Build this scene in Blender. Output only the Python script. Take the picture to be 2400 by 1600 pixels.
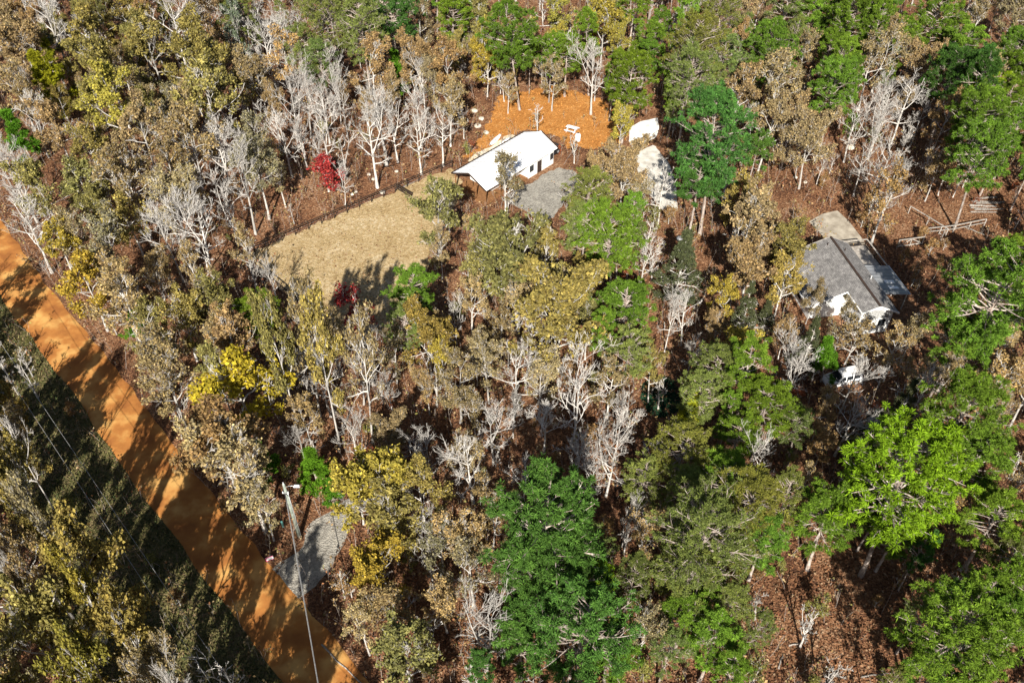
import bpy, math, random
import numpy as np
from mathutils import Vector
for o in list(bpy.data.objects): bpy.data.objects.remove(o)
scene = bpy.context.scene
COL = scene.collection
rad = math.radians
# ------------------------------------------------------------------ camera, sky, sun, exposure
CAM_H, PITCH, FPX = 75.0, 44.0, 2030.0          # metres, degrees below the horizon, focal length in pixels of a 2400 px wide frame
cam = bpy.data.cameras.new('camera'); cam_o = bpy.data.objects.new('camera', cam); COL.objects.link(cam_o)
cam.sensor_width = 36.0; cam.lens = 36.0 * FPX / 2400.0; cam.clip_start = 0.5; cam.clip_end = 6000
cam_o.location = (0, 0, CAM_H); cam_o.rotation_euler = (rad(90 - PITCH), 0, 0)
scene.camera = cam_o
SUN_EL, SHADOW_AZ = 36.0, 4.0                    # shadows run away from the camera, 4 degrees to the right
world = bpy.data.worlds.new('World'); scene.world = world; world.use_nodes = True
wn = world.node_tree.nodes; bg = wn['Background']
sky = wn.new('ShaderNodeTexSky'); sky.sky_type = 'NISHITA'; sky.sun_disc = False
sky.sun_elevation = rad(SUN_EL); sky.sun_rotation = rad(180 + SHADOW_AZ)
world.node_tree.links.new(sky.outputs[0], bg.inputs[0]); bg.inputs[1].default_value = 0.05
sd = Vector((math.sin(rad(SHADOW_AZ)) * math.cos(rad(SUN_EL)), math.cos(rad(SHADOW_AZ)) * math.cos(rad(SUN_EL)), -math.sin(rad(SUN_EL))))
sun = bpy.data.lights.new('sun', 'SUN'); sun.energy = 5.0; sun.angle = rad(0.5); sun.color = (1.0, 0.95, 0.86)
sun_o = bpy.data.objects.new('sun', sun); COL.objects.link(sun_o); sun_o.rotation_euler = sd.to_track_quat('-Z', 'Y').to_euler()
sun_o.location = (0, 0, 120)
vs = scene.view_settings; vs.view_transform = 'Standard'; vs.look = 'None'; vs.gamma = 1; vs.use_curve_mapping = False; vs.exposure = 0.9
scene.cycles.max_bounces = 5; scene.cycles.diffuse_bounces = 2; scene.cycles.transmission_bounces = 3

# ------------------------------------------------------------------ helpers
rng = np.random.default_rng(7)
def P(u, v, z=0.0):
    """ground (or height z) point seen at a place of the photograph"""
    t = rad(PITCH); dx = (u - 1200) / FPX; dy = -(v - 800) / FPX
    d = (dx, math.cos(t) + dy * math.sin(t), -math.sin(t) + dy * math.cos(t))
    k = (z - CAM_H) / d[2]
    return np.array([k * d[0], k * d[1], z])
def proj(p):
    t = rad(PITCH); x, y, z = p[0], p[1], p[2] - CAM_H
    dep = y * math.cos(t) - z * math.sin(t); up = y * math.sin(t) + z * math.cos(t)
    return 1200 + FPX * x / dep, 800 - FPX * up / dep, dep
def inpoly(x, y, poly):
    x = np.asarray(x, float); y = np.asarray(y, float); c = np.zeros(x.shape, bool); n = len(poly)
    for i in range(n):
        x1, y1 = poly[i][0], poly[i][1]; x2, y2 = poly[(i + 1) % n][0], poly[(i + 1) % n][1]
        if y1 == y2: continue
        cond = ((y1 > y) != (y2 > y)) & (x < (x2 - x1) * (y - y1) / (y2 - y1) + x1)
        c ^= cond
    return c
def polydist(x, y, poly):
    """distance from one point to polygon (0 inside)"""
    if inpoly(np.array([x]), np.array([y]), poly)[0]: return 0.0
    best = 1e9; n = len(poly)
    for i in range(n):
        ax, ay = poly[i]; bx, by = poly[(i + 1) % n]
        dx, dy = bx - ax, by - ay; L = dx * dx + dy * dy
        t = 0 if L == 0 else max(0, min(1, ((x - ax) * dx + (y - ay) * dy) / L))
        best = min(best, math.hypot(x - ax - t * dx, y - ay - t * dy))
    return best
def mesh_np(name, parts, mats, smooth=False):
    """parts: list of (V (n,3), F (m,k), material index, face value array or None)"""
    V = []; L = []; LS = []; LT = []; MI = []; FV = []; off = 0; lo = 0
    for v, f, mi, fv in parts:
        if len(f) == 0: continue
        v = np.asarray(v, np.float32); f = np.asarray(f, np.int64); m, k = f.shape
        V.append(v); L.append((f + off).ravel()); LS.append(lo + np.arange(m) * k); LT.append(np.full(m, k)); MI.append(np.full(m, mi))
        FV.append(np.zeros((m, 3)) + 0.5 if fv is None else (np.repeat(np.asarray(fv)[:, None], 3, 1) if np.ndim(fv) == 1 else fv))
        off += len(v); lo += m * k
    V = np.concatenate(V); L = np.concatenate(L); LS = np.concatenate(LS); LT = np.concatenate(LT); MI = np.concatenate(MI); FV = np.concatenate(FV)
    me = bpy.data.meshes.new(name)
    me.vertices.add(len(V)); me.vertices.foreach_set('co', V.ravel())
    me.loops.add(len(L)); me.loops.foreach_set('vertex_index', L.astype(np.int32))
    me.polygons.add(len(LS)); me.polygons.foreach_set('loop_start', LS.astype(np.int32))
    try: me.polygons.foreach_set('loop_total', LT.astype(np.int32))
    except Exception: pass
    me.polygons.foreach_set('material_index', MI.astype(np.int32))
    me.polygons.foreach_set('use_smooth', np.full(len(LS), smooth))
    for m in mats: me.materials.append(m)
    a = me.attributes.new('val', 'FLOAT_VECTOR', 'FACE'); a.data.foreach_set('vector', FV.astype(np.float32).ravel())
    me.update(calc_edges=True); me.validate()
    return me
def link(name, me, parent=None, loc=None):
    o = bpy.data.objects.new(name, me); COL.objects.link(o)
    if parent is not None: o.parent = parent
    if loc is not None: o.location = loc
    return o
def tag(o, label=None, cat=None, group=None, kind=None):
    if label: o['label'] = label
    if cat: o['category'] = cat
    if group: o['group'] = group
    if kind: o['kind'] = kind
    return o
def thing(name, label, cat, loc=(0, 0, 0), rz=0.0, group=None):
    o = link(name, None, None, loc); o.rotation_euler = (0, 0, rz); o.empty_display_size = 0.3
    return tag(o, label, cat, group)
class MB:
    """collects boxes, prisms, tubes into one mesh"""
    def __init__(s): s.V = []; s.F = []; s.M = []
    def face(s, pts, m=0):
        b = len(s.V); s.V += [tuple(map(float, p)) for p in pts]; s.F.append(tuple(range(b, b + len(pts)))); s.M.append(m)
    def hexa(s, p, m=0):
        b = len(s.V); s.V += [tuple(map(float, q)) for q in p]
        for f in ((3, 2, 1, 0), (4, 5, 6, 7), (0, 1, 5, 4), (1, 2, 6, 5), (2, 3, 7, 6), (3, 0, 4, 7)): s.F.append(tuple(b + i for i in f)); s.M.append(m)
    def box(s, c, d, m=0, rz=0.0, taper=1.0):
        cx, cy, cz = c; a, b2, h = d[0] / 2, d[1] / 2, d[2] / 2; co, si = math.cos(rz), math.sin(rz)
        q = []
        for z, k in ((-h, 1.0), (h, taper)):
            for x, y in ((-a, -b2), (a, -b2), (a, b2), (-a, b2)):
                x *= k; y *= k
                q.append((cx + x * co - y * si, cy + x * si + y * co, cz + z))
        s.hexa(q, m)
    def beam(s, p, q, w, h, m=0):
        p = Vector(p); q = Vector(q); d = (q - p).normalized(); up = Vector((0, 0, 1)) if abs(d.z) < 0.95 else Vector((1, 0, 0))
        sx = d.cross(up).normalized() * (w / 2); sy = sx.cross(d).normalized() * (h / 2)
        s.hexa([p - sx - sy, p + sx - sy, p + sx + sy, p - sx + sy, q - sx - sy, q + sx - sy, q + sx + sy, q - sx + sy], m)
    def tube(s, pts, r, k=8, m=0):
        n = len(pts); b = len(s.V)
        rr = [r] * n if not hasattr(r, '__len__') else r
        for i, p in enumerate(pts):
            p = Vector(p); t = (Vector(pts[min(i + 1, n - 1)]) - Vector(pts[max(i - 1, 0)])).normalized()
            ref = Vector((1, 0, 0)) if abs(t.x) < 0.9 else Vector((0, 1, 0))
            a = t.cross(ref).normalized(); c = t.cross(a)
            for j in range(k):
                g = 2 * math.pi * j / k; q = p + (a * math.cos(g) + c * math.sin(g)) * rr[i]; s.V.append(tuple(q))
        for i in range(n - 1):
            for j in range(k):
                s.F.append((b + i * k + j, b + i * k + (j + 1) % k, b + (i + 1) * k + (j + 1) % k, b + (i + 1) * k + j)); s.M.append(m)
        s.F.append(tuple(b + j for j in range(k))[::-1]); s.M.append(m); s.F.append(tuple(b + (n - 1) * k + j for j in range(k))); s.M.append(m)
    def build(s, name, mats, parent=None, bevel=0.0, smooth=False):
        me = bpy.data.meshes.new(name); me.from_pydata(s.V, [], s.F)
        mats = mats if isinstance(mats, (list, tuple)) else [mats]
        for m in mats: me.materials.append(m)
        me.polygons.foreach_set('material_index', s.M)
        import bmesh
        bm = bmesh.new(); bm.from_mesh(me); bmesh.ops.recalc_face_normals(bm, faces=bm.faces)
        bm.to_mesh(me); bm.free()
        if smooth: me.polygons.foreach_set('use_smooth', [True] * len(me.polygons))
        o = link(name, me, parent)
        if bevel: md = o.modifiers.new('bevel', 'BEVEL'); md.width = bevel; md.segments = 2; md.limit_method = 'ANGLE'
        return o

# ------------------------------------------------------------------ materials
def new_mat(name):
    m = bpy.data.materials.new(name); m.use_nodes = True; nt = m.node_tree
    return m, nt, nt.nodes, nt.links, nt.nodes['Principled BSDF']
def noisy(name, c1, c2, scale=3.0, rough=0.85, bump=0.0, bscale=None, metal=0.0, detail=6, coords='Object', contrast=(0.35, 0.65), c3=None):
    m, nt, N, L, b = new_mat(name)
    tc = N.new('ShaderNodeTexCoord'); nz = N.new('ShaderNodeTexNoise'); nz.inputs['Scale'].default_value = scale; nz.inputs['Detail'].default_value = detail
    L.new(tc.outputs[coords], nz.inputs['Vector'])
    cr = N.new('ShaderNodeValToRGB'); cr.color_ramp.elements[0].position = contrast[0]; cr.color_ramp.elements[1].position = contrast[1]
    cr.color_ramp.elements[0].color = (*c1, 1); cr.color_ramp.elements[1].color = (*c2, 1)
    if c3: e = cr.color_ramp.elements.new((contrast[0] + contrast[1]) / 2); e.color = (*c3, 1)
    L.new(nz.outputs['Fac'], cr.inputs['Fac']); L.new(cr.outputs[0], b.inputs['Base Color'])
    b.inputs['Roughness'].default_value = rough; b.inputs['Metallic'].default_value = metal
    b.inputs['Specular IOR Level'].default_value = 0.2 if rough > 0.7 else 0.5
    if bump:
        n2 = N.new('ShaderNodeTexNoise'); n2.inputs['Scale'].default_value = bscale or scale * 4; n2.inputs['Detail'].default_value = 5; L.new(tc.outputs[coords], n2.inputs['Vector'])
        bp = N.new('ShaderNodeBump'); bp.inputs['Strength'].default_value = 1.0; bp.inputs['Distance'].default_value = bump; L.new(n2.outputs['Fac'], bp.inputs['Height']); L.new(bp.outputs[0], b.inputs['Normal'])
    return m
def litter_mat(name, cols, cell=4.0, big=0.12, bump=0.12):
    """leaf-strewn soil: small random cells of leaf colours over broad patches"""
    m, nt, N, L, b = new_mat(name)
    tc = N.new('ShaderNodeTexCoord')
    nz = N.new('ShaderNodeTexNoise'); nz.inputs['Scale'].default_value = 2.5; nz.inputs['Detail'].default_value = 3; L.new(tc.outputs['Object'], nz.inputs['Vector'])
    mx = N.new('ShaderNodeMixRGB'); mx.inputs[0].default_value = 0.12; L.new(tc.outputs['Object'], mx.inputs[1]); L.new(nz.outputs['Color'], mx.inputs[2])
    vo = N.new('ShaderNodeTexVoronoi'); vo.inputs['Scale'].default_value = cell; L.new(mx.outputs[0], vo.inputs['Vector'])
    sp = N.new('ShaderNodeSeparateColor'); L.new(vo.outputs['Color'], sp.inputs[0])
    n2 = N.new('ShaderNodeTexNoise'); n2.inputs['Scale'].default_value = big; n2.inputs['Detail'].default_value = 8; n2.inputs['Roughness'].default_value = 0.7; L.new(tc.outputs['Object'], n2.inputs['Vector'])
    ad = N.new('ShaderNodeMath'); ad.operation = 'MULTIPLY_ADD'; ad.inputs[1].default_value = 0.55; L.new(sp.outputs[0], ad.inputs[0])
    mu = N.new('ShaderNodeMath'); mu.operation = 'MULTIPLY_ADD'; mu.inputs[1].default_value = 1.6; mu.inputs[2].default_value = -0.55; L.new(n2.outputs['Fac'], mu.inputs[0]); L.new(mu.outputs[0], ad.inputs[2])
    cr = N.new('ShaderNodeValToRGB'); n = len(cols); els = cr.color_ramp.elements
    while len(els) < n: els.new(0.5)
    for i, c in enumerate(cols): els[i].position = i / (n - 1); els[i].color = (*c, 1)
    L.new(ad.outputs[0], cr.inputs['Fac']); L.new(cr.outputs[0], b.inputs['Base Color'])
    b.inputs['Roughness'].default_value = 0.95; b.inputs['Specular IOR Level'].default_value = 0.1
    bp = N.new('ShaderNodeBump'); bp.inputs['Distance'].default_value = bump; L.new(vo.outputs['Distance'], bp.inputs['Height']); L.new(bp.outputs[0], b.inputs['Normal'])
    return m
def leaf_mat(name, transl=0.3):
    m, nt, N, L, b = new_mat(name); N.remove(b); out = N['Material Output']
    oi = N.new('ShaderNodeObjectInfo'); at = N.new('ShaderNodeAttribute'); at.attribute_name = 'val'
    sp = N.new('ShaderNodeSeparateXYZ'); L.new(at.outputs['Vector'], sp.inputs[0])
    cr = N.new('ShaderNodeValToRGB'); e = cr.color_ramp.elements
    e[0].color = (0.40, 0.34, 0.40, 1); e[1].color = (1.9, 1.8, 1.7, 1); k = e.new(0.5); k.color = (0.95, 0.95, 0.9, 1); k = e.new(0.8); k.color = (1.35, 1.25, 1.0, 1)
    L.new(sp.outputs[0], cr.inputs['Fac'])
    mm = N.new('ShaderNodeMixRGB'); mm.blend_type = 'MULTIPLY'; mm.inputs[0].default_value = 1; L.new(oi.outputs['Color'], mm.inputs[1]); L.new(cr.outputs[0], mm.inputs[2])
    d = N.new('ShaderNodeBsdfDiffuse'); t = N.new('ShaderNodeBsdfTranslucent'); mx = N.new('ShaderNodeMixShader'); mx.inputs[0].default_value = transl
    L.new(mm.outputs[0], d.inputs[0]); L.new(mm.outputs[0], t.inputs[0]); L.new(d.outputs[0], mx.inputs[1]); L.new(t.outputs[0], mx.inputs[2]); L.new(mx.outputs[0], out.inputs[0])
    return m
def attr_mat(name, transl=0.15):
    """colour held by each scattered leaf or blade itself"""
    m, nt, N, L, b = new_mat(name); at = N.new('ShaderNodeAttribute'); at.attribute_name = 'val'
    L.new(at.outputs['Vector'], b.inputs['Base Color']); b.inputs['Roughness'].default_value = 0.9; b.inputs['Specular IOR Level'].default_value = 0.15
    return m
def bark_mat(name, c1, c2, c3):
    m, nt, N, L, b = new_mat(name)
    tc = N.new('ShaderNodeTexCoord'); mp = N.new('ShaderNodeMapping'); mp.inputs['Scale'].default_value = (1, 1, 0.25); L.new(tc.outputs['Object'], mp.inputs[0])
    nz = N.new('ShaderNodeTexNoise'); nz.inputs['Scale'].default_value = 5; nz.inputs['Detail'].default_value = 6; L.new(mp.outputs[0], nz.inputs['Vector'])
    cr = N.new('ShaderNodeValToRGB'); e = cr.color_ramp.elements; e[0].position = 0.3; e[1].position = 0.7; e[0].color = (*c1, 1); e[1].color = (*c3, 1); k = e.new(0.5); k.color = (*c2, 1)
    L.new(nz.outputs['Fac'], cr.inputs['Fac'])
    oi = N.new('ShaderNodeObjectInfo'); mr = N.new('ShaderNodeMapRange'); mr.inputs['To Min'].default_value = 0.72; mr.inputs['To Max'].default_value = 1.2; L.new(oi.outputs['Random'], mr.inputs['Value'])
    mm = N.new('ShaderNodeMixRGB'); mm.blend_type = 'MULTIPLY'; mm.inputs[0].default_value = 1; L.new(cr.outputs[0], mm.inputs[1]); L.new(mr.outputs[0], mm.inputs[2])
    L.new(mm.outputs[0], b.inputs['Base Color']); b.inputs['Roughness'].default_value = 0.9; b.inputs['Specular IOR Level'].default_value = 0.15
    return m
M = {}
M['ground'] = litter_mat('leaf_litter_soil', [(0.026, 0.014, 0.010), (0.085, 0.040, 0.024), (0.17, 0.080, 0.040), (0.25, 0.13, 0.068), (0.34, 0.22, 0.135)], cell=5.5)
M['straw'] = litter_mat('pine_straw', [(0.22, 0.085, 0.02), (0.34, 0.14, 0.035), (0.42, 0.19, 0.05), (0.5, 0.27, 0.10)], cell=5, big=0.3, bump=0.06)
M['clay'] = noisy('orange_clay', (0.27, 0.10, 0.026), (0.56, 0.31, 0.095), scale=0.35, bump=0.05, bscale=1.6, detail=9, c3=(0.38, 0.155, 0.038))
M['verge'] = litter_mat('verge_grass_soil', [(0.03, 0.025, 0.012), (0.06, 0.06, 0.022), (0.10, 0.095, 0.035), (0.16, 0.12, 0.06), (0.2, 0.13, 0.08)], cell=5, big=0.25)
M['lawn'] = litter_mat('dry_lawn', [(0.19, 0.115, 0.055), (0.30, 0.21, 0.10), (0.37, 0.27, 0.14), (0.43, 0.33, 0.19), (0.52, 0.43, 0.29)], cell=3.5, big=0.22, bump=0.05)
M['hollow'] = litter_mat('green_grass_soil', [(0.012, 0.03, 0.018), (0.02, 0.055, 0.028), (0.035, 0.075, 0.03)], cell=6, big=0.3)
M['concrete'] = noisy('pale_concrete', (0.42, 0.39, 0.34), (0.68, 0.65, 0.58), scale=0.8, bump=0.01, detail=8)
M['white_pad'] = noisy('whitish_concrete', (0.6, 0.58, 0.53), (0.82, 0.80, 0.76), scale=1.2, bump=0.01, detail=8)
M['slab'] = noisy('worn_concrete', (0.26, 0.22, 0.17), (0.44, 0.39, 0.31), scale=0.9, bump=0.01, detail=8)
M['gravel'] = litter_mat('grey_gravel', [(0.12, 0.11, 0.09), (0.22, 0.2, 0.17), (0.32, 0.3, 0.26), (0.42, 0.38, 0.31)], cell=7, big=0.5, bump=0.08)
M['pale_soil'] = litter_mat('pale_sandy_soil', [(0.35, 0.26, 0.15), (0.55, 0.45, 0.30), (0.68, 0.60, 0.46), (0.78, 0.72, 0.60)], cell=2.5, big=0.35, bump=0.08)
M['roof_white'] = noisy('white_metal_roofing', (0.78, 0.79, 0.80), (0.86, 0.86, 0.86), scale=0.6, rough=0.45)
M['siding'] = noisy('white_siding', (0.74, 0.74, 0.72), (0.82, 0.82, 0.80), scale=1.5, rough=0.6)
M['fascia'] = noisy('dark_brown_trim', (0.035, 0.022, 0.018), (0.06, 0.04, 0.03), scale=4)
M['wood_dark'] = noisy('dark_stained_wood', (0.022, 0.015, 0.011), (0.05, 0.034, 0.024), scale=5)
M['wood_brown'] = noisy('brown_timber', (0.16, 0.075, 0.03), (0.28, 0.14, 0.06), scale=4)
M['wood_grey'] = noisy('weathered_grey_timber', (0.26, 0.23, 0.2), (0.46, 0.42, 0.37), scale=3)
M['glass'] = noisy('dark_window_glass', (0.015, 0.018, 0.022), (0.03, 0.035, 0.04), scale=1, rough=0.08)
M['metal_roof'] = noisy('grey_metal_roofing', (0.24, 0.25, 0.27), (0.36, 0.37, 0.38), scale=0.7, rough=0.4, metal=0.4)
M['white_trim'] = noisy('white_painted_trim', (0.72, 0.71, 0.68), (0.82, 0.81, 0.79), scale=3, rough=0.5)
M['pole_wood'] = noisy('treated_pole_wood', (0.16, 0.19, 0.16), (0.30, 0.33, 0.28), scale=3)
M['galv'] = noisy('galvanised_steel', (0.5, 0.52, 0.53), (0.68, 0.69, 0.7), scale=4, rough=0.4, metal=0.6)
M['cable'] = noisy('weathered_aluminium_cable', (0.3, 0.29, 0.28), (0.46, 0.45, 0.43), scale=6, rough=0.5, metal=0.3)
M['porcelain'] = noisy('glazed_porcelain', (0.6, 0.62, 0.62), (0.75, 0.76, 0.76), scale=3, rough=0.25)
M['paint_white'] = noisy('white_car_paint', (0.76, 0.76, 0.77), (0.82, 0.82, 0.82), scale=0.8, rough=0.25)
M['paint_grey'] = noisy('blue_grey_paint', (0.14, 0.17, 0.22), (0.2, 0.23, 0.29), scale=1.2, rough=0.3)
M['paint_black'] = noisy('black_paint', (0.012, 0.012, 0.014), (0.03, 0.03, 0.034), scale=2, rough=0.35)
M['paint_red'] = noisy('red_paint', (0.42, 0.05, 0.03), (0.5, 0.07, 0.045), scale=2, rough=0.35)
M['rubber'] = noisy('tyre_rubber', (0.012, 0.012, 0.012), (0.03, 0.03, 0.03), scale=8, rough=0.9)
M['lamp_red'] = noisy('red_lens', (0.55, 0.02, 0.015), (0.65, 0.03, 0.02), scale=4, rough=0.2)
M['plastic_white'] = noisy('white_plastic', (0.74, 0.75, 0.76), (0.82, 0.82, 0.82), scale=2, rough=0.35)
M['teal'] = noisy('teal_plastic', (0.10, 0.30, 0.28), (0.14, 0.36, 0.33), scale=3, rough=0.4)
M['magenta'] = noisy('magenta_print', (0.55, 0.04, 0.16), (0.62, 0.06, 0.2), scale=3, rough=0.5)
M['stone'] = noisy('pale_stone', (0.38, 0.32, 0.25), (0.62, 0.56, 0.47), scale=2.5, bump=0.05)
M['log'] = bark_mat('dead_wood', (0.14, 0.12, 0.10), (0.26, 0.23, 0.2), (0.38, 0.34, 0.3))
M['bark'] = bark_mat('pale_grey_bark', (0.29, 0.265, 0.235), (0.48, 0.45, 0.41), (0.63, 0.60, 0.56))
M['pine_bark'] = bark_mat('pine_bark', (0.17, 0.12, 0.09), (0.34, 0.28, 0.24), (0.52, 0.47, 0.42))
M['leaf'] = leaf_mat('autumn_leaf', 0.25)
M['needle'] = leaf_mat('pine_needle', 0.2)
M['scatter'] = attr_mat('scattered_leaf')
# shingles: fine courses with random tabs
def shingle_mat():
    m, nt, N, L, b = new_mat('grey_shingle')
    tc = N.new('ShaderNodeTexCoord'); br = N.new('ShaderNodeTexBrick'); br.inputs['Scale'].default_value = 1.0
    br.inputs['Brick Width'].default_value = 0.33; br.inputs['Row Height'].default_value = 0.16; br.inputs['Mortar Size'].default_value = 0.012
    br.inputs['Color1'].default_value = (0.17, 0.16, 0.155, 1); br.inputs['Color2'].default_value = (0.28, 0.265, 0.25, 1); br.inputs['Mortar'].default_value = (0.07, 0.065, 0.06, 1)
    L.new(tc.outputs['Object'], br.inputs['Vector'])
    nz = N.new('ShaderNodeTexNoise'); nz.inputs['Scale'].default_value = 1.3; nz.inputs['Detail'].default_value = 7; L.new(tc.outputs['Object'], nz.inputs['Vector'])
    mr = N.new('ShaderNodeMapRange'); mr.inputs['From Min'].default_value = 0.3; mr.inputs['From Max'].default_value = 0.7; mr.inputs['To Min'].default_value = 0.7; mr.inputs['To Max'].default_value = 1.3; L.new(nz.outputs['Fac'], mr.inputs['Value'])
    mm = N.new('ShaderNodeMixRGB'); mm.blend_type = 'MULTIPLY'; mm.inputs[0].default_value = 1; L.new(br.outputs['Color'], mm.inputs[1]); L.new(mr.outputs[0], mm.inputs[2]); L.new(mm.outputs[0], b.inputs['Base Color'])
    bp = N.new('ShaderNodeBump'); bp.inputs['Distance'].default_value = 0.02; L.new(br.outputs['Fac'], bp.inputs['Height']); bp.invert = True; L.new(bp.outputs[0], b.inputs['Normal'])
    b.inputs['Roughness'].default_value = 0.9
    return m
M['shingle'] = shingle_mat()

# ------------------------------------------------------------------ plan of the place (ground polygons)
def W2(px): return [tuple(P(u, v)[:2]) for u, v in px]
def extend(pl, d0, d1):
    a = np.array(pl); s = a[0] - a[1]; s /= np.linalg.norm(s); e = a[-1] - a[-2]; e /= np.linalg.norm(e)
    return np.vstack([a[0] + s * d0, a, a[-1] + e * d1])
road_l = np.array(W2([(0, 772), (80, 850), (170, 985), (280, 1110), (395, 1250), (505, 1410), (570, 1500), (640, 1600)]))
road_r = np.array(W2([(15, 612), (140, 770), (255, 905), (325, 1030), (430, 1180), (560, 1325), (700, 1440), (770, 1515), (850, 1600)]))
# centre line from the mean of both edges, straightened
cl = np.array([(-120.0, 152.0), (-92.0, 119.5), (-64.5, 87.0), (-52.0, 73.5), (-38.0, 57.5), (-27.5, 46.0), (-18.0, 36.0), (-6.0, 23.0), (10.0, 6.0), (24.0, -8.0)])
def resample(pl, step):
    pl = np.asarray(pl, float); d = np.r_[0, np.cumsum(np.linalg.norm(np.diff(pl, axis=0), axis=1))]; n = int(d[-1] / step) + 1
    t = np.linspace(0, d[-1], n); return np.c_[np.interp(t, d, pl[:, 0]), np.interp(t, d, pl[:, 1])]
clr = resample(cl, 0.8)
tn = np.gradient(clr, axis=0); tn /= np.linalg.norm(tn, axis=1)[:, None]; nr = np.c_[-tn[:, 1], tn[:, 0]]
def wav(s, seed, amp, n=6):
    g = np.random.default_rng(seed); r = np.zeros_like(s)
    for i in range(n): r += np.sin(s * g.uniform(0.1, 1.6) + g.uniform(0, 6.28)) * g.uniform(0.3, 1) / (1 + 0.4 * i)
    return r * amp
ss = np.arange(len(clr)) * 0.8
hw_l = 2.75 + wav(ss, 1, 0.13); hw_r = 2.75 + wav(ss, 2, 0.13)
road_poly = [tuple(p) for p in (clr + nr * hw_l[:, None])] + [tuple(p) for p in (clr - nr * hw_r[:, None])[::-1]]
road_safe = [tuple(p) for p in (clr + nr * 3.6)] + [tuple(p) for p in (clr - nr * 3.6)[::-1]]
verge_poly = [tuple(p) for p in (clr[::2] - nr[::2] * 2.4)] + [tuple(p) for p in (clr[::2] - nr[::2] * (15 + wav(ss[::2], 3, 0.8))[:, None])[::-1]]
lawn_poly = W2([(574, 600), (800, 500), (1056, 394), (1085, 425), (1060, 500), (1010, 560), (1000, 640), (950, 715), (900, 775), (810, 795), (690, 700)])
straw_poly = W2([(1085, 372), (1120, 330), (1150, 280), (1170, 225), (1300, 200), (1420, 235), (1470, 330), (1400, 350), (1330, 345), (1300, 320), (1235, 300), (1150, 345)])
pad_poly = W2([(1474, 332), (1476, 300), (1500, 286), (1541, 276), (1544, 300), (1538, 322), (1512, 336), (1496, 350), (1484, 348)])
drive_poly = W2([(1484, 360), (1532, 340), (1570, 385), (1585, 440), (1590, 490), (1560, 500), (1535, 470), (1505, 440)])
patio_poly = W2([(1180, 470), (1245, 425), (1305, 392), (1345, 400), (1370, 430), (1330, 470), (1290, 520), (1240, 500)])
bank_poly = W2([(1098, 378), (1130, 352), (1190, 318), (1205, 316), (1195, 332), (1140, 366), (1106, 386)])
slab_poly = W2([(1896, 520), (1925, 503), (1962, 494), (1990, 520), (2022, 562), (2040, 590), (1990, 600), (1950, 578)])
apron_poly = W2([(640, 1352), (672, 1312), (700, 1275), (735, 1225), (760, 1205), (800, 1180), (850, 1150), (880, 1170), (830, 1220), (795, 1280), (775, 1330), (735, 1385), (705, 1400)])
hollow_poly = W2([(1508, 900), (1530, 885), (1560, 880), (1585, 895), (1596, 930), (1590, 965), (1555, 980), (1520, 965), (1506, 930)])
# houses: footprint corners
A1 = np.array([-8.91, 111.23]); E1 = np.array([math.cos(rad(47.2)), math.sin(rad(47.2))]); E2 = np.array([E1[1], -E1[0]])
wh_poly = [tuple(A1 + E1 * a + E2 * b) for a, b in ((-0.5, -0.5), (16.5, -0.5), (16.5, 7.5), (-0.5, 7.5))]
A2 = np.array([42.38, 92.5]); F1 = np.array([math.cos(rad(-80.2)), math.sin(rad(-80.2))]); F2 = np.array([-F1[1], F1[0]])     # F1 along the ridge towards the camera, F2 to the east
gh_poly = [tuple(A2 + F1 * a + F2 * b) for a, b in ((-0.6, -7.2), (-0.6, 9.0), (15, 9.0), (15, -7.2))]

# ground height: gentle bumps in the woods, flat where something is built
GX = np.arange(-150, 151, 1.0); GY = np.arange(-30, 241, 1.0)
gx, gy = np.meshgrid(GX, GY)
flat = np.zeros(gx.shape)
fence_pts = [P(1060, 393)[:2], P(565, 606)[:2], P(800, 800)[:2]]
right_fence_poly = [(52, 96), (56, 110), (72, 108), (72, 97)]
for pl in (road_safe, lawn_poly, straw_poly, pad_poly, drive_poly, patio_poly, bank_poly, slab_poly, apron_poly, hollow_poly, wh_poly, gh_poly, right_fence_poly, verge_poly): flat = np.maximum(flat, inpoly(gx, gy, pl))
def dil(a, n):
    for _ in range(n):
        b = a.copy(); b[1:] = np.maximum(b[1:], a[:-1]); b[:-1] = np.maximum(b[:-1], a[1:]); b[:, 1:] = np.maximum(b[:, 1:], a[:, :-1]); b[:, :-1] = np.maximum(b[:, :-1], a[:, 1:]); a = b
    return a
def blur(a, n):
    for _ in range(n):
        p = np.pad(a, 1, mode='edge'); a = (p[:-2, 1:-1] + p[2:, 1:-1] + p[1:-1, :-2] + p[1:-1, 2:] + p[1:-1, 1:-1]) / 5
    return a
free = 1 - blur(dil(flat, 4), 6); free = np.clip(free, 0, 1); free[dil(flat, 2) > 0] = 0
bump = np.zeros(gx.shape)
for i in range(9):
    a = rng.uniform(0, 6.28); k = rng.uniform(0.06, 0.5); bump += (np.sin((gx * math.cos(a) + gy * math.sin(a)) * k + rng.uniform(0, 6.28)) + 1) * 0.10 * (0.12 / (0.06 + k))
hmap = bump * free
hmap += rng.uniform(0, 0.06, gx.shape) * free
hmap[0] = hmap[-1] = 0; hmap[:, 0] = hmap[:, -1] = 0
def hz(x, y):
    i = (x - GX[0]); j = (y - GY[0])
    if i < 0 or j < 0 or i >= len(GX) - 1 or j >= len(GY) - 1: return 0.0
    i0, j0 = int(i), int(j); a, b = i - i0, j - j0
    return float(hmap[j0, i0] * (1 - a) * (1 - b) + hmap[j0, i0 + 1] * a * (1 - b) + hmap[j0 + 1, i0] * (1 - a) * b + hmap[j0 + 1, i0 + 1] * a * b)
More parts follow.
